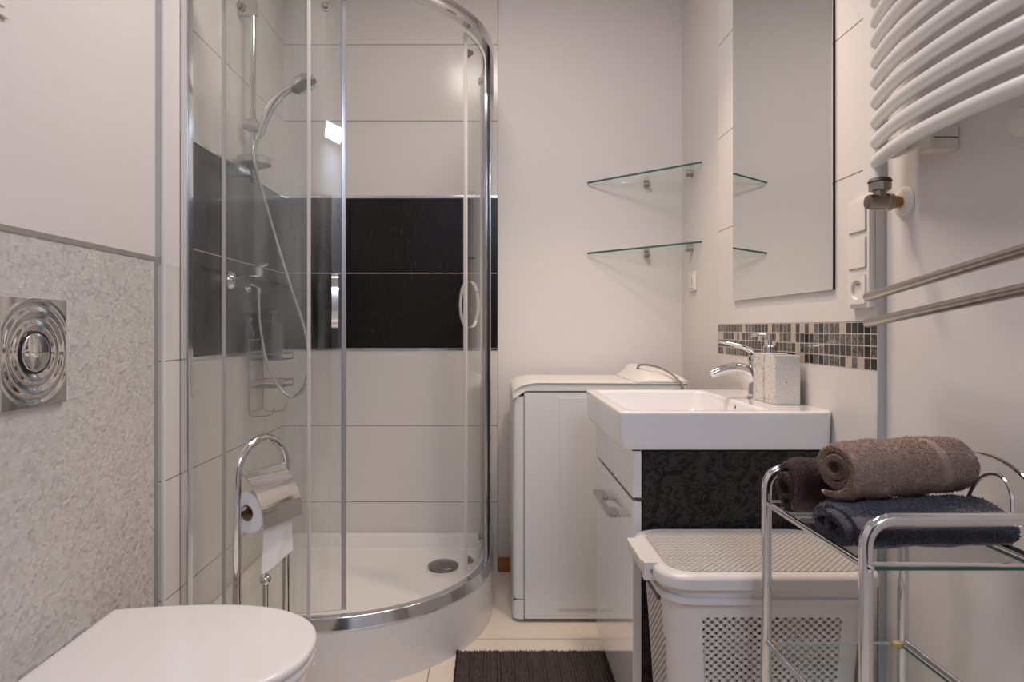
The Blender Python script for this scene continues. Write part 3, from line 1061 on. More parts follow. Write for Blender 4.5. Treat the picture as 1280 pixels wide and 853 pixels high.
# lid: swept outline, higher at the rear, front edge drooping
lid_prof = [(WX0, 0.791), (WX0 + 0.042, 0.819), (WX1, 0.819), (WX1, 0.846), (WX0 + 0.085, 0.848), (WX0 + 0.055, 0.845), (WX0 + 0.028, 0.837), (WX0 + 0.006, 0.824), (WX0 - 0.001, 0.812)]
loops = []
for yy, sh in ((WY0 + 0.002, 0.005), (WY0 - 0.001, 0.002), (WY0 - 0.0015, 0.0), (WY1, 0.0), (WY1 + 0.003, 0.003)):
    loops.append([Vector((x + (sh if x < WX0 + 0.1 else -sh), yy, z - (sh if z > 0.82 else 0))) for x, z in lid_prof])
MB().loft(loops).build('lid', M['machine_lid'], wm, angle=40)
MB().prism(front_poly(WY0 + 0.006, WY1 - 0.004)[::-1], 0.798, 0.803).build('lid_gap', M['seam'], wm, smooth=False)
MB().box(WX0 + 0.04, WX1 - 0.003, WY0 + 0.004, WY1 - 0.004, 0.814, 0.82).build('lid_seal', M['seam'], wm, smooth=False)
cp = [(0.515, 0.8475), (0.70, 0.8475), (0.703, 0.856), (0.694, 0.874), (0.676, 0.884), (0.62, 0.892), (0.575, 0.897), (0.562, 0.892), (0.548, 0.872), (0.53, 0.858)]
loops = []
for yy, k in ((WY0 + 0.03, 0.15), (WY0 + 0.07, 0.55), (WY0 + 0.16, 0.8), (WY0 + 0.24, 0.95), (WY1 - 0.02, 1.0), (WY1, 0.9)):
    loops.append([Vector((x, yy, 0.8478 + (z - 0.8475) * k)) for x, z in cp])
MB().loft(loops).build('control_panel', M['machine_lid'], wm, angle=40)
cord = tag(MB().tube(catmull([(0.566, WY0 + 0.24, 0.872), (0.562, WY0 + 0.19, 0.897), (0.575, WY0 + 0.14, 0.905), (0.61, WY0 + 0.09, 0.899), (0.642, WY0 + 0.04, 0.880), (0.660, WY0 + 0.015, 0.859), (0.668, WY0 - 0.006, 0.845), (0.672, WY0 - 0.014, 0.80), (0.675, WY0 - 0.010, 0.70)], 8), 0.0042, 10).build('power_cord', M['grey_cord']), 'grey cord draped over the washing machine control panel', 'cord')

# ------------------------------------------------------------------ vanity cabinet and washbasin
VY0, VY1 = 1.490, 2.008
van = thing('vanity_cabinet', (0.57, 1.75, 0), 'white gloss vanity cabinet with black damask side under the washbasin', 'vanity cabinet')
MB().box(0.354, 0.797, VY0 + 0.018, VY1, 0.085, 0.751).build('carcass', M['gloss_white'], van, smooth=False)
MB().box(0.356, 0.7975, VY0, VY0 + 0.0175, 0.085, 0.7515, 0.001).build('side_panel', M['damask'], van)
MB().box(0.332, 0.3525, VY0 + 0.0, VY1 + 0.004, 0.641, 0.751, 0.0015).build('drawer_front', M['gloss_white'], van)
dv = MB().box(0.332, 0.3525, VY0 + 0.0, VY1 + 0.004, 0.088, 0.632, 0.0015).build('door', M['gloss_white'], van)
MB().box(0.345, 0.356, VY0 + 0.004, VY1, 0.632, 0.641).build('drawer_gap', M['seam'], van, smooth=False)
h0, h1 = 1.640, 1.890
hx = 0.302
C = [(0.3325, h0), (0.3325, h0 + 0.062), (0.312, h0 + 0.062), (0.312, h1 - 0.088), (0.3325, h1 - 0.088), (0.3325, h1), (hx, h1), (hx, h0)]
MB().prism(C, 0.549, 0.559, 0.001).build('handle', M['hammered'], dv)
for (x, y) in ((0.43, VY1 - 0.06), (0.75, VY1 - 0.06), (0.43, VY0 + 0.07), (0.75, VY0 + 0.07)):
    MB().lathe([(0.022, 0.0), (0.018, 0.006), (0.018, 0.086)], Matrix.Translation((x, y, 0)), 16).build('leg', M['alu'], van)

bs = thing('washbasin', (0.55, 1.75, 0.752), 'white rectangular ceramic washbasin on the vanity cabinet', 'washbasin')
X0, X1, Y0_, Y1_ = 0.299, 0.7995, 1.475, 2.022
seq = []
for e, z, r in ((0.02, 0.7525, 0.02), (0.008, 0.756, 0.022), (0.003, 0.768, 0.022), (0.001, 0.83, 0.02), (0.0, 0.840, 0.02), (0.002, 0.8445, 0.02), (0.006, 0.846, 0.018)):
    seq.append(at_z(rrect(X0 + e, X1, Y0_ + e, Y1_ - e, r), z))
for e, z, r in ((0.0, 0.846, 0.02), (0.004, 0.8445, 0.022), (0.008, 0.838, 0.026), (0.018, 0.79, 0.04), (0.03, 0.772, 0.05), (0.06, 0.766, 0.06), (0.12, 0.764, 0.06)):
    seq.append(at_z(rrect(0.324 + e, 0.664 - e, 1.500 + e, 1.985 - e, r), z))
MB().loft(seq).build('basin', M['ceramic'], bs, angle=45)
mm = Matrix.Translation((0.6555, 1.70, 0.818)) @ Matrix.Rotation(-PI / 2, 4, 'Y') @ Matrix.Diagonal((1.5, 0.8, 1, 1))
MB().lathe([(0.012, -0.002), (0.012, 0.002), (0.009, 0.003), (0.008, 0.001)], mm, 24).build('overflow_ring', M['chrome'], bs)
MB().lathe([(0.008, 0.001), (0.008, 0.0022), (0, 0.0022)], mm, 20).build('overflow_hole', M['black'], bs)
MB().lathe([(0.032, 0.0), (0.032, 0.003), (0.026, 0.006), (0.0, 0.007)], Matrix.Translation((0.50, 1.745, 0.7645)), 28).build('waste_cover', M['chrome'], bs)

# faucet
FX, FY, FZ = 0.735, 1.762, 0.846
fc = thing('faucet', (FX, FY, FZ), 'chrome single-lever basin faucet with lever raised towards the room', 'faucet')
MB().lathe([(0.024, 0.0), (0.024, 0.004), (0.0205, 0.007), (0.020, 0.022), (0.0185, 0.03), (0.0185, 0.09), (0.021, 0.10), (0.021, 0.114), (0.016, 0.122), (0, 0.124)], Matrix.Translation((FX, FY, FZ + 0.0003)), 28).build('body', M['chrome'], fc)
sp_ = catmull([(FX, FY, FZ + 0.03), (FX - 0.006, FY, FZ + 0.055), (FX - 0.026, FY, FZ + 0.078), (FX - 0.06, FY, FZ + 0.085), (FX - 0.095, FY, FZ + 0.078), (FX - 0.122, FY, FZ + 0.067)], 7)
MB().tube(sp_, [0.017 - 0.005 * i / (len(sp_) - 1) for i in range(len(sp_))], 18).build('spout', M['chrome'], fc)
lv = catmull([(FX + 0.006, FY, FZ + 0.118), (FX - 0.012, FY, FZ + 0.132), (FX - 0.035, FY, FZ + 0.142), (FX - 0.07, FY, FZ + 0.152), (FX - 0.102, FY, FZ + 0.158)], 7)
MB().tube(lv, [0.016 - 0.010 * (i / (len(lv) - 1)) for i in range(len(lv))], 16, squash=0.62).build('lever', M['chrome'], fc)


def terrazzo_block(mb, x0, x1, y0, y1, z0, z1, hollow):
    lo = rrect(x0, x1, y0, y1, 0.003, 3)
    seq = [at_z(rrect(x0 + 0.001, x1 - 0.001, y0 + 0.001, y1 - 0.001, 0.003, 3), z0), at_z(lo, z0 + 0.001), at_z(lo, z1 - 0.001), at_z(rrect(x0 + 0.001, x1 - 0.001, y0 + 0.001, y1 - 0.001, 0.003, 3), z1)]
    if hollow:
        i = 0.007
        seq += [at_z(rrect(x0 + i, x1 - i, y0 + i, y1 - i, 0.006, 3), z1), at_z(rrect(x0 + i + 0.001, x1 - i - 0.001, y0 + i + 0.001, y1 - i - 0.001, 0.006, 3), z0 + 0.008)]
    mb.loft(seq)
    return mb


sd = thing('soap_dispenser', (0.750, 1.705, FZ), 'speckled stone soap dispenser with steel pump beside the faucet', 'soap dispenser')
terrazzo_block(MB(), 0.7175, 0.7825, 1.673, 1.738, FZ + 0.0005, FZ + 0.128, False).build('container', M['terrazzo'], sd)
pmx = Matrix.Translation((0.750, 1.705, FZ + 0.128))
MB().lathe([(0.017, 0.0), (0.017, 0.018), (0.015, 0.020), (0.006, 0.021), (0.005, 0.034), (0.014, 0.036), (0.0145, 0.052), (0.012, 0.054), (0, 0.0545)], pmx, 28).build('pump', M['alu'], sd)
MB().tube([(0.748, 1.705, FZ + 0.176), (0.722, 1.704, FZ + 0.177), (0.700, 1.703, FZ + 0.176)], [0.0045, 0.004, 0.0035], 12).build('nozzle', M['alu'], sd)
tb = tag(terrazzo_block(MB(), 0.7175, 0.7825, 1.602, 1.668, FZ + 0.0005, FZ + 0.126, True).build('tumbler', M['terrazzo']), 'speckled stone tumbler in front of the soap dispenser', 'tumbler')

# ------------------------------------------------------------------ mirror
mr = thing('wall_mirror', (0.80, 1.77, 1.13), 'tall frameless mirror with slim black edge on the tiled right wall', 'mirror')
my0, my1, mz0, mz1 = 1.472, 2.079, 1.1305, 2.13
MB().box(0.7935, 0.7998, my0, my1, mz0, mz1, 0.0004).build('backing', M['black'], mr)
bw, bs_ = 0.012, 0.0015
v = [(0.7915, my0 + bs_, mz0 + bw), (0.7915, my1 - bs_, mz0 + bw), (0.7915, my1 - bs_, mz1 - bw), (0.7915, my0 + bs_, mz1 - bw),
     (0.7925, my0, mz0), (0.7925, my1, mz0), (0.7925, my1, mz1), (0.7925, my0, mz1),
     (0.7936, my0, mz0), (0.7936, my1, mz0), (0.7936, my1, mz1), (0.7936, my0, mz1)]
mb = MB()
mb._add(v, [(0, 1, 2, 3), (0, 4, 5, 1), (1, 5, 6, 2), (2, 6, 7, 3), (3, 7, 4, 0), (4, 8, 9, 5), (5, 9, 10, 6), (6, 10, 11, 7), (7, 11, 8, 4), (8, 11, 10, 9)])
mb.build('mirror_glass', M['mirror'], mr, smooth=False)

# ------------------------------------------------------------------ switches and sockets
swp = thing('switch_block', (0.80, 1.356, 1.08), 'white surface-mounted block of two switches and a socket beside the mirror', 'switch block')
MB().box(0.7855, 0.7996, 1.317, 1.396, 1.1545, 1.318, 0.0012).box(0.7855, 0.7996, 1.317, 1.333, 1.084, 1.1548, 0.0006).box(0.7855, 0.7996, 1.380, 1.396, 1.084, 1.1548, 0.0006).box(0.7860, 0.7996, 1.320, 1.393, 1.084, 1.1025, 0.003).build('housing', M['switch'], swp)
for k, zc in enumerate((1.279, 1.201)):
    MB().box(0.7815, 0.787, 1.326, 1.3885, zc - 0.0320, zc + 0.0320, 0.002).build('rocker', M['switch'], swp)
    MB().box(0.7850, 0.7858, 1.3252, 1.3893, zc - 0.0328, zc + 0.0328).build('rocker_gap', M['seam'], swp, smooth=False)
zc = 1.123
so = MB()
sq = [(0.0305 * math.cos(q) / max(abs(math.cos(q)), abs(math.sin(q))), 0.0305 * math.sin(q) / max(abs(math.cos(q)), abs(math.sin(q)))) for q in [2 * PI * k / 40 for k in range(40)]]
nn_ = len(sq)
def sl(r, d):
    out = []
    for i, (a, b) in enumerate(sq):
        th = math.atan2(b, a)
        out.append(Vector((0.7815 + d, 1.3565 + r * math.cos(th), zc + r * math.sin(th))))
    return out
so.loft([[Vector((0.787, 1.3565 + a, zc + b)) for a, b in sq], [Vector((0.7815, 1.3565 + a, zc + b)) for a, b in sq], sl(0.021, 0.0), sl(0.0195, 0.0015), sl(0.019, 0.014)])
sok = so.build('socket', M['switch'], swp, angle=40)
for dy in (-0.0095, 0.0095):
    MB().lathe([(0.0028, 0.0), (0.0028, 0.0006), (0, 0.0006)], Matrix.Translation((0.7955, 1.3565 + dy, zc)) @ Matrix.Rotation(-PI / 2, 4, 'Y'), 12).build('contact_hole', M['black'], sok)
MB().tube([(0.7955, 1.3565, zc + 0.011), (0.783, 1.3565, zc + 0.011)], 0.0024, 10).build('earth_pin', M['satin'], sok)

s2 = thing('wall_socket', (XR, 2.553, 1.23), 'small white wall socket below the corner glass shelves', 'wall socket')
MB().box(XR - 0.010, XR - 0.0003, 2.515, 2.591, 1.192, 1.270, 0.003).build('plate', M['switch'], s2)
MB().box(XR - 0.0135, XR - 0.009, 2.526, 2.580, 1.203, 1.259, 0.002).build('insert', M['switch'], s2)
MB().box(XR - 0.0139, XR - 0.013, 2.532, 2.536, 1.212, 1.250).build('slot', M['seam'], s2, smooth=False)


# ------------------------------------------------------------------ corner glass shelves
def corner_shelf(z, zl, zr, label):
    """one clip on each wall; the pane tilts a little, as in the place"""
    s = thing('glass_corner_shelf', (XR, YB, z), label, 'glass shelf', 'glass corner shelves')
    mb = MB()
    P = [(XR - 0.001, YB + 0.006, z), (0.408, YB + 0.006, zl), (0.410, YB - 0.006, zl), (XR - 0.006, 2.450, zr), (XR - 0.001, 2.452, zr)]
    vs0 = [mb.bm.verts.new((x, y, q - 0.004)) for x, y, q in P]
    vs1 = [mb.bm.verts.new((x, y, q + 0.004)) for x, y, q in P]
    for tri in ((0, 1, 2), (0, 2, 3), (0, 3, 4)):
        mb.bm.faces.new([vs1[k] for k in tri]).material_index = 0
        mb.bm.faces.new([vs0[k] for k in tri[::-1]]).material_index = 0
    for i in range(5):
        j = (i + 1) % 5
        mb.bm.faces.new((vs0[i], vs0[j], vs1[j], vs1[i])).material_index = 0 if i in (0, 4) else 1
    mb.build('shelf_glass', [M['shelf_glass'], M['glass_edge']], s, smooth=False)
    for (x, y, rx, ry, q) in ((0.66, YB - 0.008, 0.011, 0.015, z + (zl - z) * 0.38), (XR - 0.014, 2.565, 0.013, 0.011, z + (zr - z) * 0.54)):
        MB().box(x - rx, x + rx, y - ry, y + ry, q - 0.019, q - 0.0055, 0.003).box(x - rx, x + rx, y + ry * 0.3, y + ry, q + 0.0055, q + 0.009, 0.001).build('clip', M['satin'], s)
    return s


corner_shelf(1.667, 1.662, 1.685, 'upper glass corner shelf on two metal clips')
corner_shelf(1.366, 1.361, 1.376, 'lower glass corner shelf, closest above the wall socket')

# ------------------------------------------------------------------ radiator
rad = thing('towel_radiator', (0.76, 0.95, 1.33), 'white ladder towel radiator with bowed tubes high on the right wall', 'radiator')
RY0, RY1 = 1.248, 0.652
for yy in (RY0, RY1):
    mb = MB()
    mb.loft([at_z(rrect(0.750, 0.777, yy - 0.016, yy + 0.019, 0.010, 4), z) for z in (1.336, 2.10)])
    mb.build('upright_pipe', M['white_enamel'], rad, angle=40)
pitch = 0.0394
zs = [1.366 + pitch * k for k in range(18)]
for z in zs:
    pts = []
    for k in range(25):
        s = k / 24
        yy = RY0 + 0.008 + (RY1 - RY0 - 0.016) * s
        q = 2 * s - 1
        pts.append((0.703 + 0.058 * abs(q) ** 2.3, yy, z))
    rr = [0.0126] * 25
    rr[0] = rr[-1] = 0.008
    MB().tube(pts, rr, 14).build('tube', M['white_enamel'], rad, angle=60)
for yy, sg in ((1.118, 1), (0.782, -1)):
    br = MB().box(0.764, XR - 0.0003, yy - 0.015, yy + 0.015, 1.354, 1.396, 0.002).build('wall_bracket', M['cream_bracket'], rad)
    MB().box(0.772, XR - 0.002, yy - 0.0156, yy - 0.014, 1.3735, 1.3755).build('bracket_seam', M['seam'], br, smooth=False)
    MB().box(0.772, 0.782, min(yy, yy + 0.11 * sg), max(yy, yy + 0.11 * sg), 1.370, 1.390, 0.002).build('bracket_arm', M['cream_bracket'], br)
    mm = Matrix.Translation((0.752, yy + 0.066 * sg, 1.381)) @ Matrix.Rotation(PI / 2, 4, 'Y')
    MB().lathe([(0.006, -0.003), (0.015, -0.002), (0.0185, 0.004), (0.0185, 0.012), (0.011, 0.016), (0.011, 0.024)], mm, 20).build('bracket_screw', M['cream_bracket'], br)
# valve
vl = thing('radiator_valve', (0.771, 1.248, 1.29), 'tarnished metal radiator valve with white wall rosette under the radiator', 'valve')
vz = 1.290
def hexa(x, y, z0, z1, r, mb):
    mb.loft([at_z([(x + r * s * math.cos(PI / 3 * k + 0.3), y + r * s * math.sin(PI / 3 * k + 0.3)) for k in range(6)], z) for s, z in ((0.9, z0), (1, z0 + 0.002), (1, z1 - 0.002), (0.9, z1))])
vx = 0.766
mb = MB()
hexa(vx, 1.248, 1.312, 1.330, 0.0200, mb)
mb.lathe([(0.012, 1.296), (0.012, 1.314)], Matrix.Translation((vx, 1.248, 0)), 20)
mb.build('union_nut', M['brass'], vl, angle=30)
MB().lathe([(0.013, 0.0), (0.022, 0.001), (0.019, 0.007), (0.010, 0.008)], Matrix.Translation((vx, 1.248, 1.3285)), 24).build('seal_ring', M['seam'], vl)
mm = Matrix.Translation((vx, 1.248, vz)) @ Matrix.Rotation(PI / 2, 4, 'Y')
mb = MB().lathe([(0.009, -0.026), (0.013, -0.025), (0.0145, -0.020), (0.0145, 0.010), (0.017, 0.012), (0.017, 0.022), (0.012, 0.024)], mm, 24)
mb.build('valve_body', M['brass'], vl)
MB().lathe([(0.0125, 0.022), (0.0125, 0.034), (0.0105, 0.036), (0.0105, 0.0485)], mm, 20).build('threaded_tail', M['old_brass'], vl)
mm = Matrix.Translation((XR - 0.0004, 1.248, vz)) @ Matrix.Rotation(-PI / 2, 4, 'Y')
MB().lathe([(0.030, 0.0), (0.030, 0.002), (0.024, 0.006), (0.012, 0.008), (0, 0.008)], mm, 36).build('wall_rosette', M['switch'], vl)

wc = tag(MB().lathe([(0.020, 0.0), (0.0225, 0.004), (0.0225, 0.016), (0.019, 0.022), (0.010, 0.025), (0, 0.0255)], Matrix.Translation((XR - 0.0003, 0.955, 1.354)) @ Matrix.Rotation(-PI / 2, 4, 'Y'), 28).build('round_wall_plate', M['switch']), 'small round white cover on the right wall under the radiator, at the photo edge', 'cover plate')

# ------------------------------------------------------------------ swing towel rail
tr = thing('towel_rail', (0.80, 0.53, 1.13), 'brushed steel double swing-arm towel rail jutting out on the right', 'towel rail')
# far free ends and near ends, from a post standing off the wall beside the camera
Y1e, Y2e = 1.20, 0.784
for z1, z2 in ((1.0992, 1.1372), (1.0506, 1.0886)):
    x1, x2 = 468.5 * Y1e / FPX, 665 * Y2e / FPX
    p1 = Vector((x1, Y1e, z1))
    p2 = Vector((x2, Y2e, z2))
    d = p2 - p1
    p3 = p1 + d * 1.55
    MB().tube([p1, p1 + d * 0.008, p1 + d * 0.5, p2, p3], [0.0062, 0.0085, 0.0085, 0.0085, 0.0085], 18).build('bar', M['satin'], tr)
MB().tube([(p3.x, p3.y, 1.075), (p3.x, p3.y, 1.19)], 0.013, 18).build('pivot_post', M['satin'], tr)
MB().tube([(p3.x, p3.y, 1.135), (XR - 0.004, p3.y, 1.135)], 0.010, 14).lathe([(0.028, 0.0), (0.028, 0.008), (0.012, 0.010)], Matrix.Translation((XR - 0.0004, p3.y, 1.135)) @ Matrix.Rotation(-PI / 2, 4, 'Y'), 28).build('wall_mount', M['satin'], tr)

# ------------------------------------------------------------------ laundry basket
bk = thing('laundry_basket', (0.535, 1.33, 0), 'cream perforated plastic laundry basket with lid in front of the vanity', 'laundry basket')
BX0, BX1, BY0, BY1 = 0.318, 0.752, 1.184, 1.476
prof = [(0.060, 0.004), (0.050, 0.010), (0.022, 0.500), (0.020, 0.512), (0.013, 0.514), (0.013, 0.545)]
inn = [(0.017, 0.545), (0.024, 0.512), (0.054, 0.014), (0.065, 0.012)]
def bl_(e, z):
    return at_z(rrect(BX0 + e, BX1 - e, BY0 + e, BY1 - e, 0.060, 8), z)
# shell with plain corners; woven fields cover the flat sides
N8 = 36
mb = MB()
seqz = []
for k in range(41):
    z = 0.010 + (0.488 - 0.010) * k / 40
    e = 0.050 - 0.028 * (z - 0.010) / 0.49
    seqz.append((e, z))
full = [(0.060, 0.004)] + seqz + [(0.0222, 0.495), (0.020, 0.512), (0.013, 0.514), (0.013, 0.545)]
loops = [bl_(e, z) for e, z in full]
mb.loft(loops, True, False)
bm_ = mb.bm
bm_.faces.ensure_lookup_table()
for f in bm_.faces:
    c = f.calc_center_median()
    if 0.03 < c.z < 0.488 and len(f.verts) == 4:
        if abs(f.normal.y) > 0.97 or (c.y < BY0 + 0.06 and BX0 + 0.09 < c.x < BX1 - 0.09) or (c.y > BY1 - 0.06 and BX0 + 0.09 < c.x < BX1 - 0.09):
            f.material_index = 1
        elif (c.x < BX0 + 0.056 or c.x > BX1 - 0.056) and BY0 + 0.08 < c.y < BY1 - 0.08:
            f.material_index = 2
mb.build('body', [M['basket'], M['weave_x'], M['weave_y']], bk, angle=40)
MB().loft([bl_(0.012, 0.5155), bl_(0.0085, 0.518), bl_(0.0085, 0.527), bl_(0.012, 0.530)], False, False).build('rim_rib', M['basket'], bk, angle=40)
ldl = [(0.012, 0.5465), (0.004, 0.5465), (0.0, 0.549), (0.0, 0.565), (0.003, 0.571), (0.010, 0.5745)]
ldo = MB().loft([bl_(0.030, 0.566), bl_(0.022, 0.548)] + [bl_(e, z) for e, z in ldl] + [bl_(0.016, 0.5755), bl_(0.020, 0.5755), bl_(0.026, 0.574), bl_(0.030, 0.566)], False, False).build('lid', M['basket'], bk, angle=40)
MB().loft([at_z(rrect(BX0 + 0.025, BX1 - 0.025, BY0 + 0.022, BY1 - 0.022, 0.045, 8), z) for z in (0.5745, 0.5765)]).build('dimpled_top', M['weave_top'], ldo, smooth=False)
lt = MB().box(BX0 - 0.018, BX0 + 0.03, 1.262, 1.415, 0.548, 0.573, 0.005).box(BX0 - 0.017, BX0 + 0.012, 1.252, 1.272, 0.540, 0.577, 0.003).build('latch', M['basket'], ldo)
MB().lathe([(0.004, 0.0), (0.004, 0.0012), (0.0026, 0.0012), (0.0026, 0.0004)], Matrix.Translation((BX0 - 0.002, 1.2522, 0.559)) @ Matrix.Rotation(PI / 2, 4, 'X'), 16).build('hinge_pin', M['satin'], lt)
MB().box(BX0 + 0.016, BX0 + 0.024, 1.275, 1.395, 0.492, 0.535, 0.002).build('handle_opening', M['seam'], bk)

# ------------------------------------------------------------------ trolley
tl = thing('chrome_trolley', (0.615, 0.99, 0), 'chrome tube trolley with glass shelves in front of the laundry basket', 'trolley')
TX0, TX1, TYN, TYF, TZ = 0.4945, 0.741, 0.836, 1.139, 0.787
cr = 0.034
def loop_pts(y):
    p = [(TX0, y, 0.035), (TX0, y, 0.4), (TX0, y, TZ - cr - 0.005)]
    p += arc((TX0 + cr, TZ - cr), cr, PI, PI / 2, 10, 'xz', y)
    p += [((TX0 + TX1) / 2, y, TZ)]
    p += arc((TX1 - cr, TZ - cr), cr, PI / 2, 0, 10, 'xz', y)
    p += [(TX1, y, TZ - cr - 0.005), (TX1, y, 0.4), (TX1, y, 0.035)]
    return p
for y in (TYN, TYF):
    fr = MB().tube(loop_pts(y), 0.009, 18).build('frame_loop', M['chrome'], tl)
    for x in (TX0, TX1):
        MB().lathe([(0.012, 0.0), (0.013, 0.004), (0.013, 0.03), (0.010, 0.038)], Matrix.Translation((x, y, 0.0005)), 18).build('foot', M['black'], fr)
SZ, LZ = 0.7255, 0.478
for zz in (SZ, LZ):
    for x in (TX0, TX1):
        MB().tube([(x, TYN, zz), (x, TYF, zz)], 0.0052, 12).build('side_rail', M['chrome'], tl)
    mb = MB()
    gx0, gx1, gy0, gy1 = TX0 + 0.0065, TX1 - 0.0065, TYN - 0.002, TYF + 0.004
    if zz == SZ:
        gy0, gy1 = TYN + 0.0095, TYF - 0.0095
    vs0 = [mb.bm.verts.new((x, y, zz - 0.0095)) for x, y in ((gx0, gy0), (gx1, gy0), (gx1, gy1), (gx0, gy1))]
    vs1 = [mb.bm.verts.new((x, y, zz - 0.0045)) for x, y in ((gx0, gy0), (gx1, gy0), (gx1, gy1), (gx0, gy1))]
    mb.bm.faces.new(vs1).material_index = 0
    mb.bm.faces.new(vs0[::-1]).material_index = 0
    for i in range(4):
        j = (i + 1) % 4
        mb.bm.faces.new((vs0[i], vs0[j], vs1[j], vs1[i])).material_index = 2 if (zz == LZ and i == 2) else 1
    mb.build('glass_shelf', [M['shelf_glass'], M['glass_edge'], M['glass_edge_pale']], tl, smooth=False)
    if zz == SZ:
        for y in (TYN, TYF):
            MB().tube([(TX0, y, zz + 0.003), (TX1, y, zz + 0.001)], 0.0026, 10).build('cross_rod', M['chrome'], tl)
    else:
        for x in (TX0 + 0.012, TX1 - 0.012):
            MB().box(x - 0.007, x + 0.007, TYF - 0.010, TYF + 0.0045, zz - 0.0120, zz - 0.0020, 0.002).build('shelf_clip', M['amber'], tl)
for x, y in ((TX0, TYN), (TX1, TYN)):
    MB().lathe([(0.0055, 0.0), (0.005, 0.003), (0.002, 0.0045), (0, 0.0045)], Matrix.Translation((x, y - 0.0085, SZ)) @ Matrix.Rotation(PI / 2, 4, 'X'), 14).build('screw', M['chrome'], tl)
# hooped end guard
yc = (TYN + TYF) / 2
pts = [(TX1 + 0.030 * math.sin(PI * k / 28), yc - (TYF - TYN) / 2 * math.cos(PI * k / 28), SZ + 0.118 * math.sin(PI * k / 28)) for k in range(29)]
MB().tube(pts, 0.0035, 10).build('end_hoop', M['chrome'], tl)
pts = [(TX1 + 0.016 * math.sin(PI * k / 18), 0.948 - 0.045 * math.cos(PI * k / 18), SZ + (0.096 * math.sin(PI * k / 18) ** 0.6 if 0 < k < 18 else 0)) for k in range(19)]
MB().tube(pts, 0.003, 10).build('end_hoop', M['chrome'], tl)

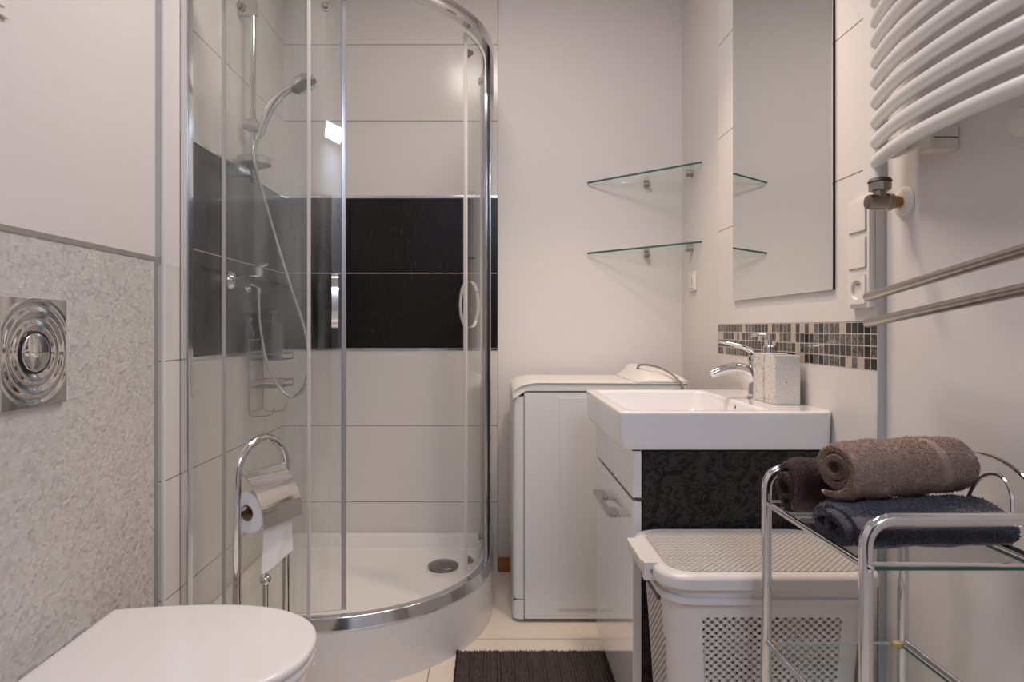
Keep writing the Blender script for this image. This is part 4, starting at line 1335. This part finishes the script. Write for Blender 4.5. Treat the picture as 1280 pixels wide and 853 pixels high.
# ------------------------------------------------------------------ towels
def towel_roll(name, loc, yaw, length, ry, rz, turns, th, mat, label, band_fn, seed, sag=0.0, taper=0.0, tufts=9000, skew=0.0, rest=True, end=-0.9):
    """a rolled terry towel lying along local x; cross-section is a spiral"""
    rnd = random.Random(seed)
    nT = int(turns * 44)
    na = 46
    bm = bmesh.new()
    lay = bm.verts.layers.float.new('band')
    r0 = 0.0045
    Rm = Matrix.Rotation(yaw, 4, 'Z')
    def disp(p):
        return noise.noise(p * 28 + Vector((seed, 0, 0))) * 0.0035 + noise.noise(p * 85) * 0.0016
    def pos(i, a, out):
        s = i / nT
        ang = 2 * PI * turns * (s - 1) - PI / 2 + end
        rr = r0 + (1 - th / 2 - r0) * s if False else None
        k = (r0 + (ry - th / 2 - r0) * s)
        k2 = (r0 + (rz - th / 2 - r0) * s)
        off = th / 2 * out * (0.96 if 0 < i < nT else 0.3)
        u = a / na
        sc = 1 + taper * (u - 0.5) * 2
        endr = 1.0
        ll = (u - 0.5) * length
        # inner turns pushed a little out/in at the ends
        ll += (u - 0.5) * 2 * (0.006 * math.sin(s * 9 + seed) - 0.004 * (1 - s)) + skew * (s - 0.5) * 0.02
        ed = min(u, 1 - u) * length
        rnd_edge = 1.0 - 0.10 * max(0.0, 1 - ed / 0.018) ** 2
        y = (k + off) * math.cos(ang) * sc * rnd_edge
        z = (k2 + off) * math.sin(ang) * sc * rnd_edge
        if rest:
            z = max(z, -rz * 0.86)
        p = Vector((ll, y, z))
        d = disp(p + Vector((0, 0, i * 0.001)))
        n_ = Vector((0, math.cos(ang), math.sin(ang)))
        return p + n_ * d * (1 if out > 0 else 0.4), n_, s, u
    grid_o, grid_i = [], []
    for i in range(nT + 1):
        ro, ri = [], []
        for a in range(na + 1):
            p, n_, s, u = pos(i, a, 1)
            v = bm.verts.new(Rm @ p)
            v[lay] = band_fn(s * turns, u)
            ro.append(v)
            p, n_, s, u = pos(i, a, -1)
            v = bm.verts.new(Rm @ p)
            v[lay] = band_fn(s * turns, u)
            ri.append(v)
        grid_o.append(ro)
        grid_i.append(ri)
    for i in range(nT):
        for a in range(na):
            bm.faces.new((grid_o[i][a], grid_o[i][a + 1], grid_o[i + 1][a + 1], grid_o[i + 1][a]))
            bm.faces.new((grid_i[i][a + 1], grid_i[i][a], grid_i[i + 1][a], grid_i[i + 1][a + 1]))
        bm.faces.new((grid_o[i + 1][0], grid_i[i + 1][0], grid_i[i][0], grid_o[i][0]))
        bm.faces.new((grid_o[i][na], grid_i[i][na], grid_i[i + 1][na], grid_o[i + 1][na]))
    for a in range(na):
        bm.faces.new((grid_o[nT][a], grid_o[nT][a + 1], grid_i[nT][a + 1], grid_i[nT][a]))
        bm.faces.new((grid_o[0][a + 1], grid_o[0][a], grid_i[0][a], grid_i[0][a + 1]))
    # terry loops: tiny tufts over the outer turn and over the rolled ends
    def tuft(p, n_, h):
        w = 0.0012
        t1 = n_.orthogonal().normalized()
        t2 = n_.cross(t1)
        j = Vector((rnd.uniform(-1, 1), rnd.uniform(-1, 1), rnd.uniform(-1, 1))) * h * 0.5
        tip = bm.verts.new(Rm @ (p + n_ * h + j))
        b = [bm.verts.new(Rm @ (p + (t1 * math.cos(q) + t2 * math.sin(q)) * w - n_ * 0.0006)) for q in (0, 2.09, 4.19)]
        for k in range(3):
            bm.faces.new((b[k], b[(k + 1) % 3], tip))
    lo = max(0, int(nT * (1 - 1.12 / turns)))
    for _ in range(tufts):
        i = rnd.uniform(lo, nT)
        a = rnd.uniform(0, na)
        if band_fn(i / nT * turns, a / na) > 0.4:
            continue
        p, n_, s, u = pos(min(i, nT - 0.01), a, 1)
        tuft(p, n_, rnd.uniform(0.0012, 0.0034))
    for _ in range(int(tufts * 0.45)):
        i = rnd.uniform(1, nT - 1)
        side = rnd.choice((0, na))
        p, n_, s, u = pos(i, side, rnd.uniform(-1, 1))
        tuft(p, Vector((-1 if side == 0 else 1, 0, 0)) + n_ * 0.3, rnd.uniform(0.001, 0.003))
    me = bpy.data.meshes.new(name)
    bm.to_mesh(me)
    bm.free()
    me.materials.append(mat)
    me.shade_smooth()
    o = bpy.data.objects.new(name, me)
    COL.objects.link(o)
    o.location = loc
    return tag(o, label, 'towel', 'rolled towels on the trolley')


GT = SZ - 0.0045      # top of the glass shelf
towel_roll('rolled_towel', (0.618, 0.944, GT + 0.0305), math.radians(6), 0.246, 0.070, 0.0345, 2.9, 0.0100, M['terry_blue'],
           'slate blue rolled towel lying on the trolley glass under the taupe towel',
           lambda s, u: 1.0 if (2.66 < s < 2.745) or s > 2.85 else 0.0, 3, taper=0.05, tufts=15000, skew=0.5)
towel_roll('rolled_towel', (0.627, 0.982, GT + 0.1070), math.radians(15), 0.232, 0.053, 0.0465, 2.75, 0.0105, M['terry_brown'],
           'taupe rolled towel on top of the other two towels',
           lambda s, u: (0.6 if 0.68 < u < 0.74 else 0.0) if s < 2.70 else 1.0, 11, tufts=14000, skew=-0.4, rest=False, end=0.35)
towel_roll('rolled_towel', (0.575, 1.078, GT + 0.049), math.radians(8), 0.165, 0.042, 0.056, 2.4, 0.0105, M['terry_maroon'],
           'dark maroon rolled towel at the back left of the trolley top',
           lambda s, u: 1.0 if s > 2.33 else 0.0, 23, tufts=9000)

# ------------------------------------------------------------------ bath mat
mb = MB()
mx0, mx1, my0_, my1_ = -0.110, 0.386, 1.49, 2.016
nx, ny = 200, 120
grid = []
rn = random.Random(5)
for j in range(ny + 1):
    row = []
    for i in range(nx + 1):
        x = mx0 + (mx1 - mx0) * i / nx
        y = my0_ + (my1_ - my0_) * j / ny
        rib = abs(math.sin(PI * (x - mx0) / 0.0105))
        ed = min(i, nx - i, j, ny - j)
        h = 0.006 + 0.006 * rib ** 0.7 + 0.0025 * noise.noise(Vector((x * 160, y * 160, 0))) + 0.004 * noise.noise(Vector((x * 9, y * 7, 4)))
        if ed == 0:
            h = 0.001
        jx = 0.0025 * noise.noise(Vector((x * 90, y * 90, 9)))
        jy = 0.0025 * noise.noise(Vector((x * 90, y * 90, 19)))
        row.append(mb.bm.verts.new((x + jx, y + jy, max(h, 0.001))))
    grid.append(row)
for j in range(ny):
    for i in range(nx):
        mb.bm.faces.new((grid[j][i], grid[j][i + 1], grid[j + 1][i + 1], grid[j + 1][i]))
for _ in range(9000):
    x, y = rn.uniform(mx0, mx1), rn.uniform(my0_, my1_)
    if rn.random() < 0.12:
        y = my1_ + rn.uniform(-0.004, 0.003)
    if rn.random() < 0.08:
        x = mx0 + rn.uniform(-0.003, 0.003)
    h = rn.uniform(0.008, 0.0165)
    w = 0.0022
    t_ = [mb.bm.verts.new((x + w * math.cos(a), y + w * math.sin(a), 0.003)) for a in (0, 2.09, 4.19)]
    tp = mb.bm.verts.new((x + rn.uniform(-.002, .002), y + rn.uniform(-.003, .003), h))
    for k in range(3):
        mb.bm.faces.new((t_[k], t_[(k + 1) % 3], tp))
tag(mb.build('bath_mat', M['mat'], angle=80), 'dark grey ribbed bath mat on the floor in front of the vanity', 'bath mat')
